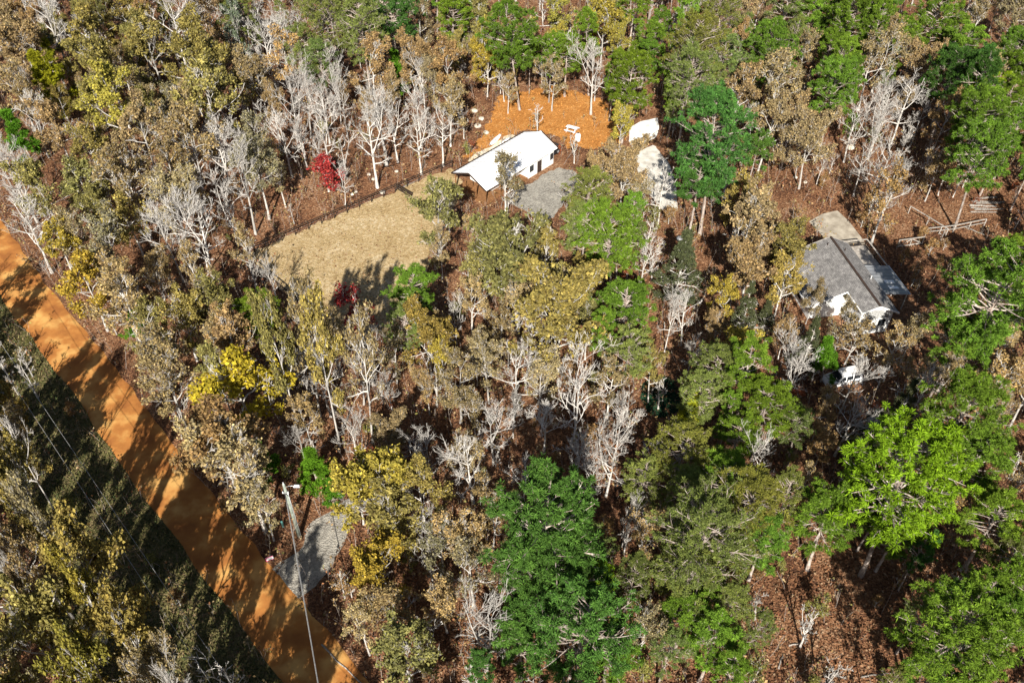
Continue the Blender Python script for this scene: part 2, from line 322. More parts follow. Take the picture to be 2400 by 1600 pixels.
def hzv(x, y):
    i = np.clip(x - GX[0], 0, len(GX) - 1.001); j = np.clip(y - GY[0], 0, len(GY) - 1.001)
    i0 = i.astype(int); j0 = j.astype(int); a = i - i0; b = j - j0
    return hmap[j0, i0] * (1 - a) * (1 - b) + hmap[j0, i0 + 1] * a * (1 - b) + hmap[j0 + 1, i0] * (1 - a) * b + hmap[j0 + 1, i0 + 1] * a * b
outx = np.array([-4000, -2000, -1000, -500, -300, -200.]); XX = np.r_[outx, GX, -outx[::-1]]; YY = np.r_[np.array([-4000, -2000, -1000, -400, -150.]), GY, np.array([300, 450, 800, 1500, 3000, 5000.])]
bx, by = np.meshgrid(XX, YY); bz = np.zeros(bx.shape); bz[5:5 + len(GY), 6:6 + len(GX)] = hmap
nxx, nyy = len(XX), len(YY); idx = np.arange(nxx * nyy).reshape(nyy, nxx)
gq = np.stack([idx[:-1, :-1], idx[:-1, 1:], idx[1:, 1:], idx[1:, :-1]], -1).reshape(-1, 4)
tag(link('ground', mesh_np('ground', [(np.c_[bx.ravel(), by.ravel(), bz.ravel()], gq, 0, None)], [M['ground']], True)), kind='structure')

def sheet(name, poly, mat, z, kind='structure', rough_edge=0.25, step=0.7, thick=0.0, parent=None):
    """flat ground sheet with an uneven edge"""
    pts = resample(np.vstack([poly, poly[:1]]), step)[:-1]; n = len(pts)
    if rough_edge:
        g = np.random.default_rng(len(pts)); c = pts.mean(0); w = wav(np.arange(n) * step, n, rough_edge * 0.7, 5) + g.normal(0, rough_edge * 0.35, n)
        t = np.roll(pts, -1, 0) - np.roll(pts, 1, 0); t /= np.linalg.norm(t, axis=1)[:, None] + 1e-9; pts = pts + np.c_[t[:, 1], -t[:, 0]] * w[:, None]
    import bmesh
    bm = bmesh.new(); vsl = [bm.verts.new((p[0], p[1], z)) for p in pts]; f = bm.faces.new(vsl)
    if f.normal.z < 0 or True:
        bm.normal_update()
        if f.normal.z < 0: f.normal_flip()
    if thick:
        r = bmesh.ops.extrude_face_region(bm, geom=[f]); bmesh.ops.translate(bm, vec=(0, 0, -thick), verts=[v for v in r['geom'] if isinstance(v, bmesh.types.BMVert)])
        bmesh.ops.recalc_face_normals(bm, faces=bm.faces)
    bmesh.ops.triangulate(bm, faces=bm.faces)
    me = bpy.data.meshes.new(name); bm.to_mesh(me); bm.free(); me.materials.append(mat)
    o = link(name, me, parent)
    if kind: tag(o, kind=kind)
    return o
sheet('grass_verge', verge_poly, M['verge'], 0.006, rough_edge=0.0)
# the dirt road: crowned, rutted strip
cross = np.array([-1, -0.85, -0.6, -0.45, -0.3, 0, 0.3, 0.45, 0.6, 0.85, 1.0]); prof = np.array([0.0, 0.05, 0.055, 0.03, 0.06, 0.085, 0.06, 0.03, 0.055, 0.05, 0.0])
rv = []
for i in range(len(clr)):
    for c, h in zip(cross, prof):
        w = hw_l[i] if c > 0 else hw_r[i]
        q = clr[i] + nr[i] * c * w; rv.append((q[0], q[1], 0.012 + h + (0.02 * math.sin(i * 0.9 + c * 9) + 0.015 * rng.normal()) * (abs(c) < 0.95)))
k = len(cross); ii = np.arange(len(clr) * k).reshape(-1, k)
tag(link('dirt_road', mesh_np('dirt_road', [(np.array(rv), np.stack([ii[:-1, :-1], ii[:-1, 1:], ii[1:, 1:], ii[1:, :-1]], -1).reshape(-1, 4), 0, None)], [M['clay']], True)), kind='structure')
sheet('gravel_driveway', apron_poly, M['gravel'], 0.024, rough_edge=0.35)
sheet('lawn', lawn_poly, M['lawn'], 0.012, rough_edge=0.5)
sheet('pine_straw_ground', straw_poly, M['straw'], 0.008, rough_edge=0.9)
sheet('pale_bank', bank_poly, M['pale_soil'], 0.014, rough_edge=0.35)
sheet('concrete_pad', pad_poly, M['white_pad'], 0.06, rough_edge=0.06, thick=0.07)
sheet('concrete_driveway', drive_poly, M['concrete'], 0.03, rough_edge=0.12, thick=0.04)
sheet('patio', patio_poly, M['gravel'], 0.018, rough_edge=0.4)
sheet('parking_slab', slab_poly, M['slab'], 0.08, rough_edge=0.0, thick=0.09)
sheet('grass_hollow', hollow_poly, M['hollow'], 0.016, rough_edge=0.4)

# ------------------------------------------------------------------ white-roofed house
def slope_slab(mb, x0, x1, ya, za, yb, zb, t, m=0):
    """sloping slab from (ya,za) to (yb,zb), thickness t below"""
    mb.hexa([(x0, ya, za - t), (x1, ya, za - t), (x1, yb, zb - t), (x0, yb, zb - t), (x0, ya, za), (x1, ya, za), (x1, yb, zb), (x0, yb, zb)], m)
wh = thing('house', 'long low house with a white metal gable roof beside the fenced lawn', 'house', (A1[0], A1[1], 0.0), rad(47.2))
LW, ZW, ZR = 16.0, 2.8, 4.3
m = MB(); slope_slab(m, 0, LW, 0.0, ZW, -3.5, ZR, 0.10); slope_slab(m, 0, LW, -7.0, ZW, -3.5, ZR, 0.10)
for i in range(27):
    x = 0.2 + i * 0.6
    m.beam((x, -0.02, ZW + 0.012), (x, -3.46, ZR + 0.0), 0.05, 0.05); m.beam((x, -6.98, ZW + 0.012), (x, -3.54, ZR + 0.0), 0.05, 0.05)
roof = m.build('roof', M['roof_white'], wh)
m = MB(); m.box((LW / 2, -3.5, ZR + 0.035), (LW + 0.06, 0.34, 0.06)); m.build('ridge_cap', M['roof_white'], roof)
m = MB(); m.box((LW / 2, 0.13, ZW - 0.06), (LW + 0.3, 0.22, 0.2)); m.build('gutter', M['fascia'], wh)
for s, (ya, yb) in enumerate(((0.02, -3.5), (-7.02, -3.5))):
    m = MB(); m.beam((LW + 0.13, ya, ZW - 0.05), (LW + 0.13, yb, ZR - 0.05), 0.22, 0.2); m.build('bargeboard', M['fascia'], wh)
    m = MB(); m.beam((-0.06, ya, ZW - 0.09), (-0.06, yb, ZR - 0.09), 0.08, 0.24); m.build('bargeboard', M['fascia'], wh)
m = MB()
m.box((12.55, -3.5, 1.35), (6.1, 6.2, 2.7)); m.box((6.35, -2.7, 1.345), (6.3, 4.6, 2.69))
for x in (15.55, 3.25):
    m.hexa([(x - 0.06, -0.55, 2.68), (x + 0.03, -0.55, 2.68), (x + 0.03, -6.45, 2.68), (x - 0.06, -6.45, 2.68), (x - 0.06, -3.4, 4.12), (x + 0.03, -3.4, 4.12), (x + 0.03, -3.6, 4.12), (x - 0.06, -3.6, 4.12)])
m.build('wall', M['siding'], wh)
m = MB(); m.box((12.25, -6.62, 1.05), (0.95, 0.05, 2.05)); d = m.build('door', M['fascia'], wh)
m = MB(); m.tube([(12.6, -6.66, 1.02), (12.6, -6.72, 1.02)], 0.035, 8); m.build('door_handle', M['galv'], d)
for x, w in ((15.1, 0.75), (10.4, 0.9)):
    m = MB(); m.box((x, -6.615, 1.55), (w + 0.14, 0.05, 1.24)); f = m.build('window', M['white_trim'], wh)
    m = MB(); m.box((x, -6.645, 1.55), (w, 0.03, 1.1)); m.build('pane', M['glass'], f)
for x in (5.0, 7.8):
    m = MB(); m.box((x, -5.015, 1.5), (1.0, 0.05, 1.24)); f = m.build('window', M['white_trim'], wh)
    m = MB(); m.box((x, -5.045, 1.5), (0.86, 0.03, 1.1)); m.build('pane', M['glass'], f)
m = MB(); m.box((1.6, -3.5, 0.16), (3.15, 6.4, 0.3)); m.box((6.4, -5.85, 0.155), (6.2, 1.65, 0.29)); m.build('porch_floor', M['wood_brown'], wh)
for x, y in ((0.25, -0.3), (0.25, -2.4), (0.25, -4.6), (0.25, -6.6), (3.4, -6.6), (6.4, -6.6)):
    m = MB(); m.box((x, y, 1.49), (0.16, 0.16, 2.4)); m.build('porch_post', M['wood_brown'], wh)
m = MB(); m.box((1.2, -2.0, 0.92), (1.3, 0.7, 1.2)); m.build('storage_cabinet', M['wood_brown'], wh)

# ------------------------------------------------------------------ grey-roofed house
gh = thing('house', 'house with grey shingle gable roof, side deck and metal porch roof', 'house', (A2[0], A2[1], 0.0), rad(-80.2))
SL, SR = 0.37, 0.50
def zl(y): return 5.0 + y * SL if y < 0 else 5.0 - y * SR
m = MB()
slope_slab(m, 0, 10.05, -6.8, zl(-6.8), 0, 5.0, 0.14); slope_slab(m, 10.05, 14.1, -2.1, zl(-2.1), 0, 5.0, 0.14); slope_slab(m, 0, 14.1, 2.9, zl(2.9), 0, 5.0, 0.14)
roof2 = m.build('roof', M['shingle'], gh)
m = MB(); m.box((7.05, 0, 5.03), (14.15, 0.3, 0.07)); m.build('ridge_cap', M['fascia'], roof2)
for x, y, h in ((1.2, -0.9, 0.35), (2.6, 0.9, 0.4), (7.9, 2.1, 0.5)):
    m = MB(); m.tube([(x, y, zl(y) - 0.1), (x, y, zl(y) + h)], 0.06, 8); m.build('vent_pipe', M['white_trim'] if x > 5 else M['fascia'], roof2)
for a, b, c in (((10.09, -6.8), (10.09, -2.1), M['white_trim']), ((14.14, -2.1), (14.14, 0), M['white_trim']), ((14.14, 2.9), (14.14, 0), M['white_trim']), ((-0.04, -6.8), (-0.04, 0), M['wood_grey']), ((-0.04, 2.9), (-0.04, 0), M['wood_grey'])):
    m = MB(); m.beam((a[0], a[1], zl(a[1]) - 0.06), (b[0], b[1], zl(b[1]) - 0.06), 0.08, 0.2); m.build('bargeboard', c, gh)
m = MB(); m.box((5.0, -6.88, zl(-6.8) - 0.07), (10.1, 0.14, 0.14)); m.build('gutter', M['white_trim'], gh)
m = MB(); m.box((12.1, -2.18, zl(-2.1) - 0.07), (4.0, 0.14, 0.14)); m.build('gutter', M['white_trim'], gh)
m = MB(); m.box((5.1, -2.0, 1.2), (9.2, 8.6, 2.4)); m.box((11.65, 0.35, 1.75), (3.9, 4.3, 3.5))
for x in (0.62, 13.55):
    y0, y1 = (-6.2, 2.2) if x < 5 else (-1.75, 2.45)
    m.hexa([(x - 0.08, y0, 2.3), (x + 0.06, y0, 2.3), (x + 0.06, y1, 2.3), (x - 0.08, y1, 2.3), (x - 0.08, y0 * 0.02, 4.75), (x + 0.06, y0 * 0.02, 4.75), (x + 0.06, y1 * 0.02, 4.75), (x - 0.08, y1 * 0.02, 4.75)])
    m.hexa([(x - 0.08, y0 if x > 5 else -6.2, 2.3), (x + 0.06, y0 if x > 5 else -6.2, 2.3), (x + 0.06, y1, 2.3), (x - 0.08, y1, 2.3), (x - 0.08, y0, zl(y0) - 0.16), (x + 0.06, y0, zl(y0) - 0.16), (x + 0.06, y1, zl(y1) - 0.16), (x - 0.08, y1, zl(y1) - 0.16)])
m.build('wall', M['siding'], gh)
for y in (-0.6, 1.3):
    m = MB(); m.box((13.64, y, 1.75), (0.06, 1.05, 1.3)); f = m.build('window', M['white_trim'], gh)
    m = MB(); m.box((13.68, y, 1.75), (0.03, 0.9, 1.14)); m.build('pane', M['glass'], f)
for x in (2.4, 6.6):
    m = MB(); m.box((x, -6.33, 1.45), (1.1, 0.06, 1.2)); f = m.build('window', M['white_trim'], gh)
    m = MB(); m.box((x, -6.37, 1.45), (0.95, 0.03, 1.05)); m.build('pane', M['glass'], f)
m = MB(); slope_slab(m, 4.45, 10.3, 2.7, 3.38, 6.6, 2.72, 0.07); pr = m.build('porch_roof', M['metal_roof'], gh)
for i in range(9):
    m = MB(); x = 4.6 + i * 0.68; m.beam((x, 2.72, 3.40), (x, 6.6, 2.74), 0.04, 0.05); m.build('seam', M['metal_roof'], pr)
for x in (7.5, 8.6):
    m = MB(); slope_slab(m, x, x + 0.62, 4.3, 3.125, 5.7, 2.888, 0.03); m.build('roof_light', M['plastic_white'], pr)
m = MB(); m.box((7.4, 6.7, 2.68), (5.95, 0.12, 0.12)); m.build('gutter', M['galv'], gh)
for x in (4.7, 7.4, 10.1):
    m = MB(); m.box((x, 6.35, 1.36), (0.13, 0.13, 2.68)); m.build('porch_post', M['wood_grey'], gh)
m = MB()
for i in range(26): m.box((-1.65 + i * 0.235, 4.85, 1.45), (0.215, 3.9, 0.05))
m.build('deck_floor', M['wood_grey'], gh)
for x in (-1.6, 1.35, 4.3):
    for y in (3.0, 6.7):
        m = MB(); m.box((x, y, 1.28), (0.14, 0.14, 2.5)); m.build('deck_post', M['wood_dark'], gh)
for (a, b) in (((-1.6, 6.7), (1.35, 6.7)), ((1.35, 6.7), (4.3, 6.7)), ((-1.6, 3.0), (-1.6, 6.7)), ((4.3, 3.0), (4.3, 6.7))):
    for z, w, hh in ((2.53, 0.16, 0.08), (2.0, 0.08, 0.1), (1.6, 0.08, 0.1)):
        m = MB(); m.beam((a[0], a[1], z), (b[0], b[1], z), w, hh); m.build('rail', M['wood_grey'] if z > 2.4 else M['wood_dark'], gh)
m = MB()
for i in range(6): m.box((4.75 + i * 0.0, 7.15 + i * 0.28, 1.3 - i * 0.24), (1.0, 0.3, 0.06))
m.beam((4.22, 7.0, 1.35), (4.22, 8.6, 0.05), 0.06, 0.2); m.beam((5.28, 7.0, 1.35), (5.28, 8.6, 0.05), 0.06, 0.2)
m.build('stairs', M['wood_grey'], gh)

# ------------------------------------------------------------------ fences
def fence(name, label, pts, step, h, rails, mat, post_w=0.13, wires=()):
    o = thing(name, label, 'fence', (pts[0][0], pts[0][1], 0)); base = np.array(pts[0])
    pl = [np.array(p) - base for p in pts]
    allp = []
    for a, b in zip(pl[:-1], pl[1:]):
        n = max(1, round(np.linalg.norm(b - a) / step)); allp += [a + (b - a) * i / n for i in range(n)]
    allp.append(pl[-1])
    pm = MB(); pm.box((0, 0, h / 2 - 0.1), (post_w, post_w, h + 0.2)); first = None
    for i, p in enumerate(allp):
        if first is None: first = pm.build('post', mat, o); q = first
        else: q = first.copy(); COL.objects.link(q); q.parent = o
        z0 = hz(*(p + base)); q.location = (p[0], p[1], z0); q.rotation_euler = (rng.normal(0, 0.012), rng.normal(0, 0.012), 0)
    zz = [hz(*(p + base)) for p in allp]
    for i in range(len(allp) - 1):
        for z, w, hh in rails:
            m = MB(); a, b = allp[i], allp[i + 1]; j = rng.normal(0, 0.008)
            m.beam((a[0], a[1], z + zz[i] + j), (b[0], b[1], z + zz[i + 1] - j), w, hh); m.build('rail', mat, o)
        for z in wires:
            m = MB(); a, b = allp[i], allp[i + 1]; m.tube([(a[0], a[1], z + zz[i]), (b[0], b[1], z + zz[i + 1])], 0.006, 4); m.build('wire', M['galv'], o)
    return o
gate_gap0, gate_gap1 = P(930, 449)[:2], P(962, 436)[:2]
fa, fb, fc = fence_pts
fence('rail_fence', 'dark stained post and rail fence along the tan lawn up to the house', [fa, fb], 2.15, 1.3, ((1.33, 0.16, 0.07),), M['wood_dark'], wires=(0.5, 0.9))
fence('rail_fence', 'dark post and rail fence closing the shaded lower side of the lawn', [fb + (fc - fb) * 0.004, fc, P(880, 868)[:2]], 2.3, 1.3, ((1.33, 0.16, 0.07),), M['wood_dark'], wires=(0.5, 0.9))
ga = P(930, 446)[:2]; gb = P(964, 466)[:2]
g = thing('fence_gate', 'dark wooden board gate swung open onto the tan lawn', 'gate', (ga[0], ga[1], 0)); d = gb - ga
for z in (0.35, 0.72, 1.1):
    m = MB(); m.beam((0, 0, z), (d[0], d[1], z), 0.07, 0.17); m.build('board', M['wood_dark'], g)
for t in (0.0, 1.0):
    m = MB(); m.box((d[0] * t, d[1] * t, 0.66), (0.11, 0.11, 1.36)); m.build('upright', M['wood_dark'], g)
m = MB(); m.beam((0.03, -0.05, 0.3), (d[0], d[1] - 0.05, 1.1), 0.05, 0.1); m.build('brace', M['wood_dark'], g)
# weathered fence behind the grey-roofed house
p0, p1, p2 = P(2168, 552)[:2], P(2232, 545)[:2], P(2305, 530)[:2]
fence('rail_fence', 'weathered grey post and rail fence in the shade beyond the deck', [p0, p1, p2], 2.6, 1.25, ((1.27, 0.15, 0.08), (0.65, 0.06, 0.1)), M['wood_grey'])
fence('rail_fence', 'short weathered rail fence running uphill from the braced gate', [P(2215, 553)[:2], P(2128, 500)[:2]], 2.6, 1.25, ((1.27, 0.15, 0.08),), M['wood_grey'])
ga = P(2102, 580)[:2]; gb = P(2160, 572)[:2]; d = gb - ga
g = thing('fence_gate', 'weathered grey gate with diagonal braces between the rail fences', 'gate', (ga[0], ga[1], 0))
for z in (0.18, 1.27):
    m = MB(); m.beam((0, 0, z), (d[0], d[1], z), 0.12, 0.12); m.build('rail', M['wood_grey'], g)
for t in (0.0, 0.5, 1.0):
    m = MB(); m.box((d[0] * t, d[1] * t, 0.64), (0.12, 0.12, 1.4)); m.build('upright', M['wood_grey'], g)
for a, b in (((0, 0.22), (0.5, 1.22)), ((0.5, 1.22), (1.0, 0.22))):
    m = MB(); m.beam((d[0] * a[0], d[1] * a[0] - 0.07, a[1]), (d[0] * b[0], d[1] * b[0] - 0.07, b[1]), 0.05, 0.12); m.build('brace', M['wood_grey'], g)

# ------------------------------------------------------------------ utility poles and cables
pole_xy = P(702, 1258)[:2]
hp = 0.0
for zt in np.arange(6, 14, 0.05):
    if proj((pole_xy[0], pole_xy[1], zt))[1] < 1134: hp = float(zt); break
hp = hp or 10.0
pl = thing('utility_pole', 'greenish grey wooden utility pole with street lamp beside the gravel driveway', 'utility pole', (pole_xy[0], pole_xy[1], 0))
m = MB(); m.tube([(0, 0, -0.3), (0, 0, hp * 0.5), (0, 0, hp)], [0.19, 0.165, 0.13], 12); m.build('shaft', M['pole_wood'], pl, smooth=True)
m = MB(); m.tube([(0.21, -0.05, 0), (0.19, -0.05, hp * 0.5), (0.165, -0.04, hp * 0.84)], 0.045, 8); m.build('conduit', M['galv'], pl, smooth=True)
m = MB(); m.box((0, -0.1, hp * 0.86), (0.62, 0.12, 0.14)); m.build('bracket', M['galv'], pl)
for x in (-0.25, 0.25):
    m = MB(); m.tube([(x, -0.12, hp * 0.86), (x, -0.12, hp * 0.86 + 0.2)], [0.07, 0.05], 8); m.build('insulator', M['porcelain'], pl)
arm = MB(); arm.tube([(0.1, 0, hp - 0.5), (0.5, -0.05, hp - 0.22), (1.0, -0.1, hp - 0.15)], 0.035, 8); a = arm.build('lamp_arm', M['galv'], pl, smooth=True)
m = MB(); m.box((1.22, -0.1, hp - 0.17), (0.62, 0.3, 0.16), taper=0.75); m.build('lamp_head', M['plastic_white'], pl, bevel=0.03)
m = MB(); m.tube([(-0.0, -0.02, hp), (-0.0, -0.02, hp + 0.28)], [0.06, 0.04], 8); m.build('insulator', M['porcelain'], pl)
# poles beyond the frame that carry the far ends of the cables
def plain_pole(xy, label, h=10.5):
    o = thing('utility_pole', label, 'utility pole', (xy[0], xy[1], 0))
    m = MB(); m.tube([(0, 0, -0.3), (0, 0, h)], [0.19, 0.13], 12); m.build('shaft', M['pole_wood'], o, smooth=True)
    m = MB(); m.box((0, -0.16, h - 0.5), (1.8, 0.1, 0.12)); m.build('crossarm', M['wood_grey'], o)
    for x in (-0.8, 0.8):
        m = MB(); m.tube([(x, -0.16, h - 0.44), (x, -0.16, h - 0.24)], [0.06, 0.045], 8); m.build('insulator', M['porcelain'], o)
    return o
def cable(name, label, a, b, sag, r, n=24, group=None, offs=((0, 0),)):
    a = np.array(a, float); b = np.array(b, float); m = MB()
    for ox, oz in offs:
        pts = []
        for i in range(n + 1):
            t = i / n; p = a + (b - a) * t; pts.append((p[0] + ox, p[1], p[2] - sag * 4 * t * (1 - t) + oz))
        m.tube(pts, r, 5)
    return tag(m.build(name, M['cable'], None, smooth=True), label, 'cable', group)
q1 = P(745, 1600, 7.2); s0 = np.array([pole_xy[0] - 0.05, pole_xy[1] - 0.2, hp * 0.86]); dirv = (q1 - s0); far1 = s0 + dirv * 1.9; far1[2] = 9.6
plain_pole(far1[:2] + np.array([0, -0.3]), 'wooden utility pole carrying the far end of the service cable')
cable('power_cable', 'twisted service cable hanging from the lamp-bearing utility pole over the road', s0, far1, 1.3, 0.028, offs=((0, 0), (0.05, -0.03)))
wa, wb = P(48, 895, 8.5), P(520, 1600, 8.2); dv = wb - wa
u0 = wa - dv * 0.55; u1 = wb + dv * 0.35; u0[2] = u1[2] = 10.0
pa = plain_pole(u0[:2], 'wooden utility pole at the up-road end of the verge lines'); pb = plain_pole(u1[:2], 'wooden utility pole at the down-road end of the verge lines')
for sx in (-0.8, 0.8):
    cable('power_cable', 'thin overhead line strung along the shaded grass verge', (u0[0] + sx, u0[1] - 0.16, 10.26), (u1[0] + sx, u1[1] - 0.16, 10.26), 2.0, 0.018, 30, 'overhead lines along the verge')

# ------------------------------------------------------------------ small things
sg = thing('yard_sign', 'small white yard sign with magenta border near the driveway mouth', 'sign', tuple(P(635, 1318)), rad(25))
m = MB(); m.box((0, 0, 0.75), (0.75, 0.03, 0.55)); bd = m.build('panel', M['plastic_white'], sg)
for z, x, w, h in ((0.99, 0, 0.75, 0.1), (0.51, 0, 0.75, 0.07), (0.75, -0.34, 0.07, 0.4)):
    m = MB(); m.box((x, -0.019, z), (w, 0.008, h)); m.build('printed_band', M['magenta'], bd)
for x in (-0.25, 0.25):
    m = MB(); m.tube([(x, 0.03, 0), (x, 0.03, 0.9)], 0.012, 6); m.build('stake', M['galv'], sg)
pd = thing('utility_pedestal', 'short teal utility pedestal in the leaves near the lamp pole', 'pedestal', tuple(P(664, 1234)))
m = MB(); m.tube([(0, 0, -0.05), (0, 0, 0.85)], [0.11, 0.1], 10); m.build('body', M['teal'], pd); m = MB(); m.tube([(0, 0, 0.85), (0, 0, 0.95), (0, 0, 1.0)], [0.13, 0.12, 0.04], 10); m.build('cap', M['teal'], pd)
pt = P(1340, 308); pc = thing('picnic_table', 'white picnic table with two benches on the orange pine straw', 'table', (pt[0], pt[1], 0), rad(-28))
for y in (-0.24, 0, 0.24):
    m = MB(); m.box((0, y, 0.76), (2.0, 0.22, 0.05)); m.build('top_board', M['plastic_white'], pc)
for y in (-0.82, 0.82):
    m = MB(); m.box((0, y, 0.45), (2.0, 0.32, 0.05)); m.build('bench', M['plastic_white'], pc)
for x in (-0.7, 0.7):
    for s in (-1, 1):
        m = MB(); m.beam((x, s * 0.75, 0), (x, s * 0.22, 0.74), 0.06, 0.1); m.build('leg', M['plastic_white'], pc)
    m = MB(); m.beam((x + 0.07, -0.85, 0.39), (x + 0.07, 0.85, 0.39), 0.05, 0.09); m.build('crossbar', M['plastic_white'], pc)
tk = P(1354, 330); t = thing('water_tank', 'upright white plastic tank beside the picnic table', 'tank', (tk[0], tk[1], 0))
m = MB(); m.tube([(0, 0, 0), (0, 0, 0.08), (0, 0, 1.15), (0, 0, 1.32), (0, 0, 1.4)], [0.42, 0.45, 0.45, 0.3, 0.16], 18); m.build('body', M['plastic_white'], t, smooth=True)
m = MB(); m.tube([(0, 0, 1.39), (0, 0, 1.48)], 0.15, 12); m.build('lid', M['paint_black'], t)
m = MB(); m.box((0.0, -0.47, 0.2), (0.1, 0.1, 0.1)); m.build('valve', M['galv'], t)
def hull(loc, rz, L, label):
    m = MB(); n = 9; rings = []
    for i in range(n):
        t = i / (n - 1); x = (t - 0.5) * L; w = 0.42 * math.sin(math.pi * (0.06 + 0.88 * t)) ** 0.6; h = 0.36 * math.sin(math.pi * (0.1 + 0.8 * t)) ** 0.5
        rings.append([(x, w * math.cos(a), h * math.sin(a)) for a in np.linspace(0, math.pi, 9)])
    for i in range(n - 1):
        for j in range(8): m.face([rings[i][j], rings[i + 1][j], rings[i + 1][j + 1], rings[i][j + 1]])
    m.face(rings[0]); m.face(rings[-1][::-1])
    o = thing('boat', label, 'boat', loc, rz); import bmesh
    h_ = m.build('hull', M['plastic_white'], o, smooth=True); bm = bmesh.new(); bm.from_mesh(h_.data); bmesh.ops.remove_doubles(bm, verts=bm.verts, dist=0.001); bm.to_mesh(h_.data); bm.free()
    k = MB(); k.beam((-L * 0.46, 0, 0.33), (L * 0.46, 0, 0.33), 0.05, 0.09); k.build('keel', M['plastic_white'], o)
    return o
b1 = P(1163, 334); b2 = P(1183, 330)
hull((b1[0] - 0.2, b1[1] + 0.6, 0.02), rad(62), 3.6, 'overturned white hull lying farther from the white-roofed house wall')
hull((b2[0] + 0.1, b2[1] - 0.35, 0.02), rad(52), 2.8, 'shorter overturned white hull close behind the white-roofed house')

def wheel(parent, x, y, r=0.36, w=0.24):
    m = MB(); m.tube([(x, y - w / 2, r), (x, y - w / 2 + 0.03, r), (x, y + w / 2 - 0.03, r), (x, y + w / 2, r)], [r * 0.9, r, r, r * 0.9], 18); t = m.build('wheel', M['rubber'], parent)
    m = MB(); s = 1 if y > 0 else -1; m.tube([(x, y + s * (w / 2 - 0.02), r), (x, y + s * (w / 2 + 0.012), r)], r * 0.6, 12); m.build('rim', M['galv'], t)
def loft(profile, widths):
    """side profile (x,z) closed polygon, given half widths per point -> mirrored solid"""
    m = MB(); n = len(profile)
    l = [(x, w, z) for (x, z), w in zip(profile, widths)]; r = [(x, -w, z) for (x, z), w in zip(profile, widths)]
    m.face(l); m.face(r[::-1])
    for i in range(n): j = (i + 1) % n; m.face([l[j], l[i], r[i], r[j]])
    return m
# white estate car
cp = P(1968, 900); cr_ = P(2045, 880) - P(1930, 903); cang = math.atan2(cr_[1], cr_[0])
car = thing('parked_car', 'white car with red tail lamp parked under trees near the grey-roofed house', 'car', (cp[0], cp[1], hz(cp[0], cp[1])), cang)
bp = [(-2.3, 0.45), (-2.32, 0.95), (-2.15, 1.02), (1.15, 1.0), (2.05, 0.86), (2.3, 0.7), (2.3, 0.4), (1.9, 0.28), (-1.9, 0.28)]
loft(bp, [0.86, 0.88, 0.86, 0.88, 0.84, 0.78, 0.78, 0.84, 0.84]).build('body', M['paint_white'], car, bevel=0.05)
cbp = [(-2.12, 1.0), (-1.9, 1.62), (-1.5, 1.7), (0.1, 1.7), (0.4, 1.62), (1.15, 0.99)]
loft(cbp, [0.84, 0.7, 0.66, 0.66, 0.68, 0.84]).build('cabin', M['paint_white'], car, bevel=0.04)
m = MB(); m.face([(1.13, -0.74, 1.03), (1.13, 0.74, 1.03), (0.47, 0.6, 1.58), (0.47, -0.6, 1.58)]); m.build('windscreen', M['glass'], car).location.x = 0.03
m = MB(); m.face([(-2.12, 0.72, 1.08), (-2.12, -0.72, 1.08), (-1.93, -0.6, 1.56), (-1.93, 0.6, 1.56)]); m.build('rear_window', M['glass'], car).location.x = -0.03
for s in (-1, 1):
    for a, b in ((-1.75, -0.95), (-0.85, -0.05), (0.05, 0.75)):
        m = MB(); m.face([(a, s * 0.825, 1.08), (b, s * 0.825, 1.08), (min(b, 0.42), s * 0.71, 1.56), (a + 0.05, s * 0.71, 1.56)]); m.build('side_window', M['glass'], car).location.y = s * 0.02
    for x in (-1.45, 1.4): wheel(car, x, s * 0.78)
    m = MB(); m.box((-2.31, s * 0.72, 0.85), (0.06, 0.22, 0.3)); m.build('tail_lamp', M['lamp_red'], car)
    m = MB(); m.box((2.24, s * 0.6, 0.72), (0.08, 0.3, 0.14)); m.build('headlight', M['porcelain'], car)
    m = MB(); m.box((0.75, s * 0.98, 1.1), (0.14, 0.18, 0.14)); m.build('mirror', M['paint_black'], car)
m = MB(); m.box((-2.34, 0, 0.5), (0.14, 1.66, 0.2)); m.build('bumper', M['plastic_white'], car)
car.rotation_euler.z = cang + math.pi
# utility truck by the gable end
up = A1 + E1 * 17.75 + E2 * 3.55
tr = thing('utility_truck', 'dark open truck with grey hood and red seats beside white house gable', 'truck', (up[0], up[1], 0.0), rad(-42.8))
loft([(-2.0, 0.5), (-2.0, 1.0), (0.55, 1.0), (1.6, 0.95), (2.0, 0.8), (2.0, 0.45)], [0.8, 0.82, 0.82, 0.78, 0.72, 0.74]).build('body', M['paint_black'], tr, bevel=0.04)
m = MB(); m.hexa([(-1.9, -0.72, 0.98), (-0.55, -0.72, 0.98), (-0.55, 0.72, 0.98), (-1.9, 0.72, 0.98), (-1.88, -0.7, 1.12), (-0.57, -0.7, 1.12), (-0.57, 0.7, 1.12), (-1.88, 0.7, 1.12)]); m.build('hood', M['paint_grey'], tr, bevel=0.03)
m = MB(); m.face([(-0.5, -0.7, 1.05), (-0.5, 0.7, 1.05), (-0.2, 0.64, 1.6), (-0.2, -0.64, 1.6)]); m.build('windscreen', M['glass'], tr)
for y in (-0.38, 0.38):
    m = MB(); m.box((0.05, y, 1.08), (0.5, 0.6, 0.16)); m.box((0.32, y, 1.38), (0.14, 0.6, 0.55)); m.build('seat', M['paint_red'], tr, bevel=0.04)
m = MB(); m.box((1.15, 0, 1.62), (1.35, 1.5, 0.07)); m.build('canopy', M['paint_black'], tr, bevel=0.03)
for x in (0.55, 1.75):
    for y in (-0.68, 0.68):
        m = MB(); m.tube([(x, y, 0.95), (x, y, 1.6)], 0.03, 6); m.build('roof_post', M['paint_black'], tr)
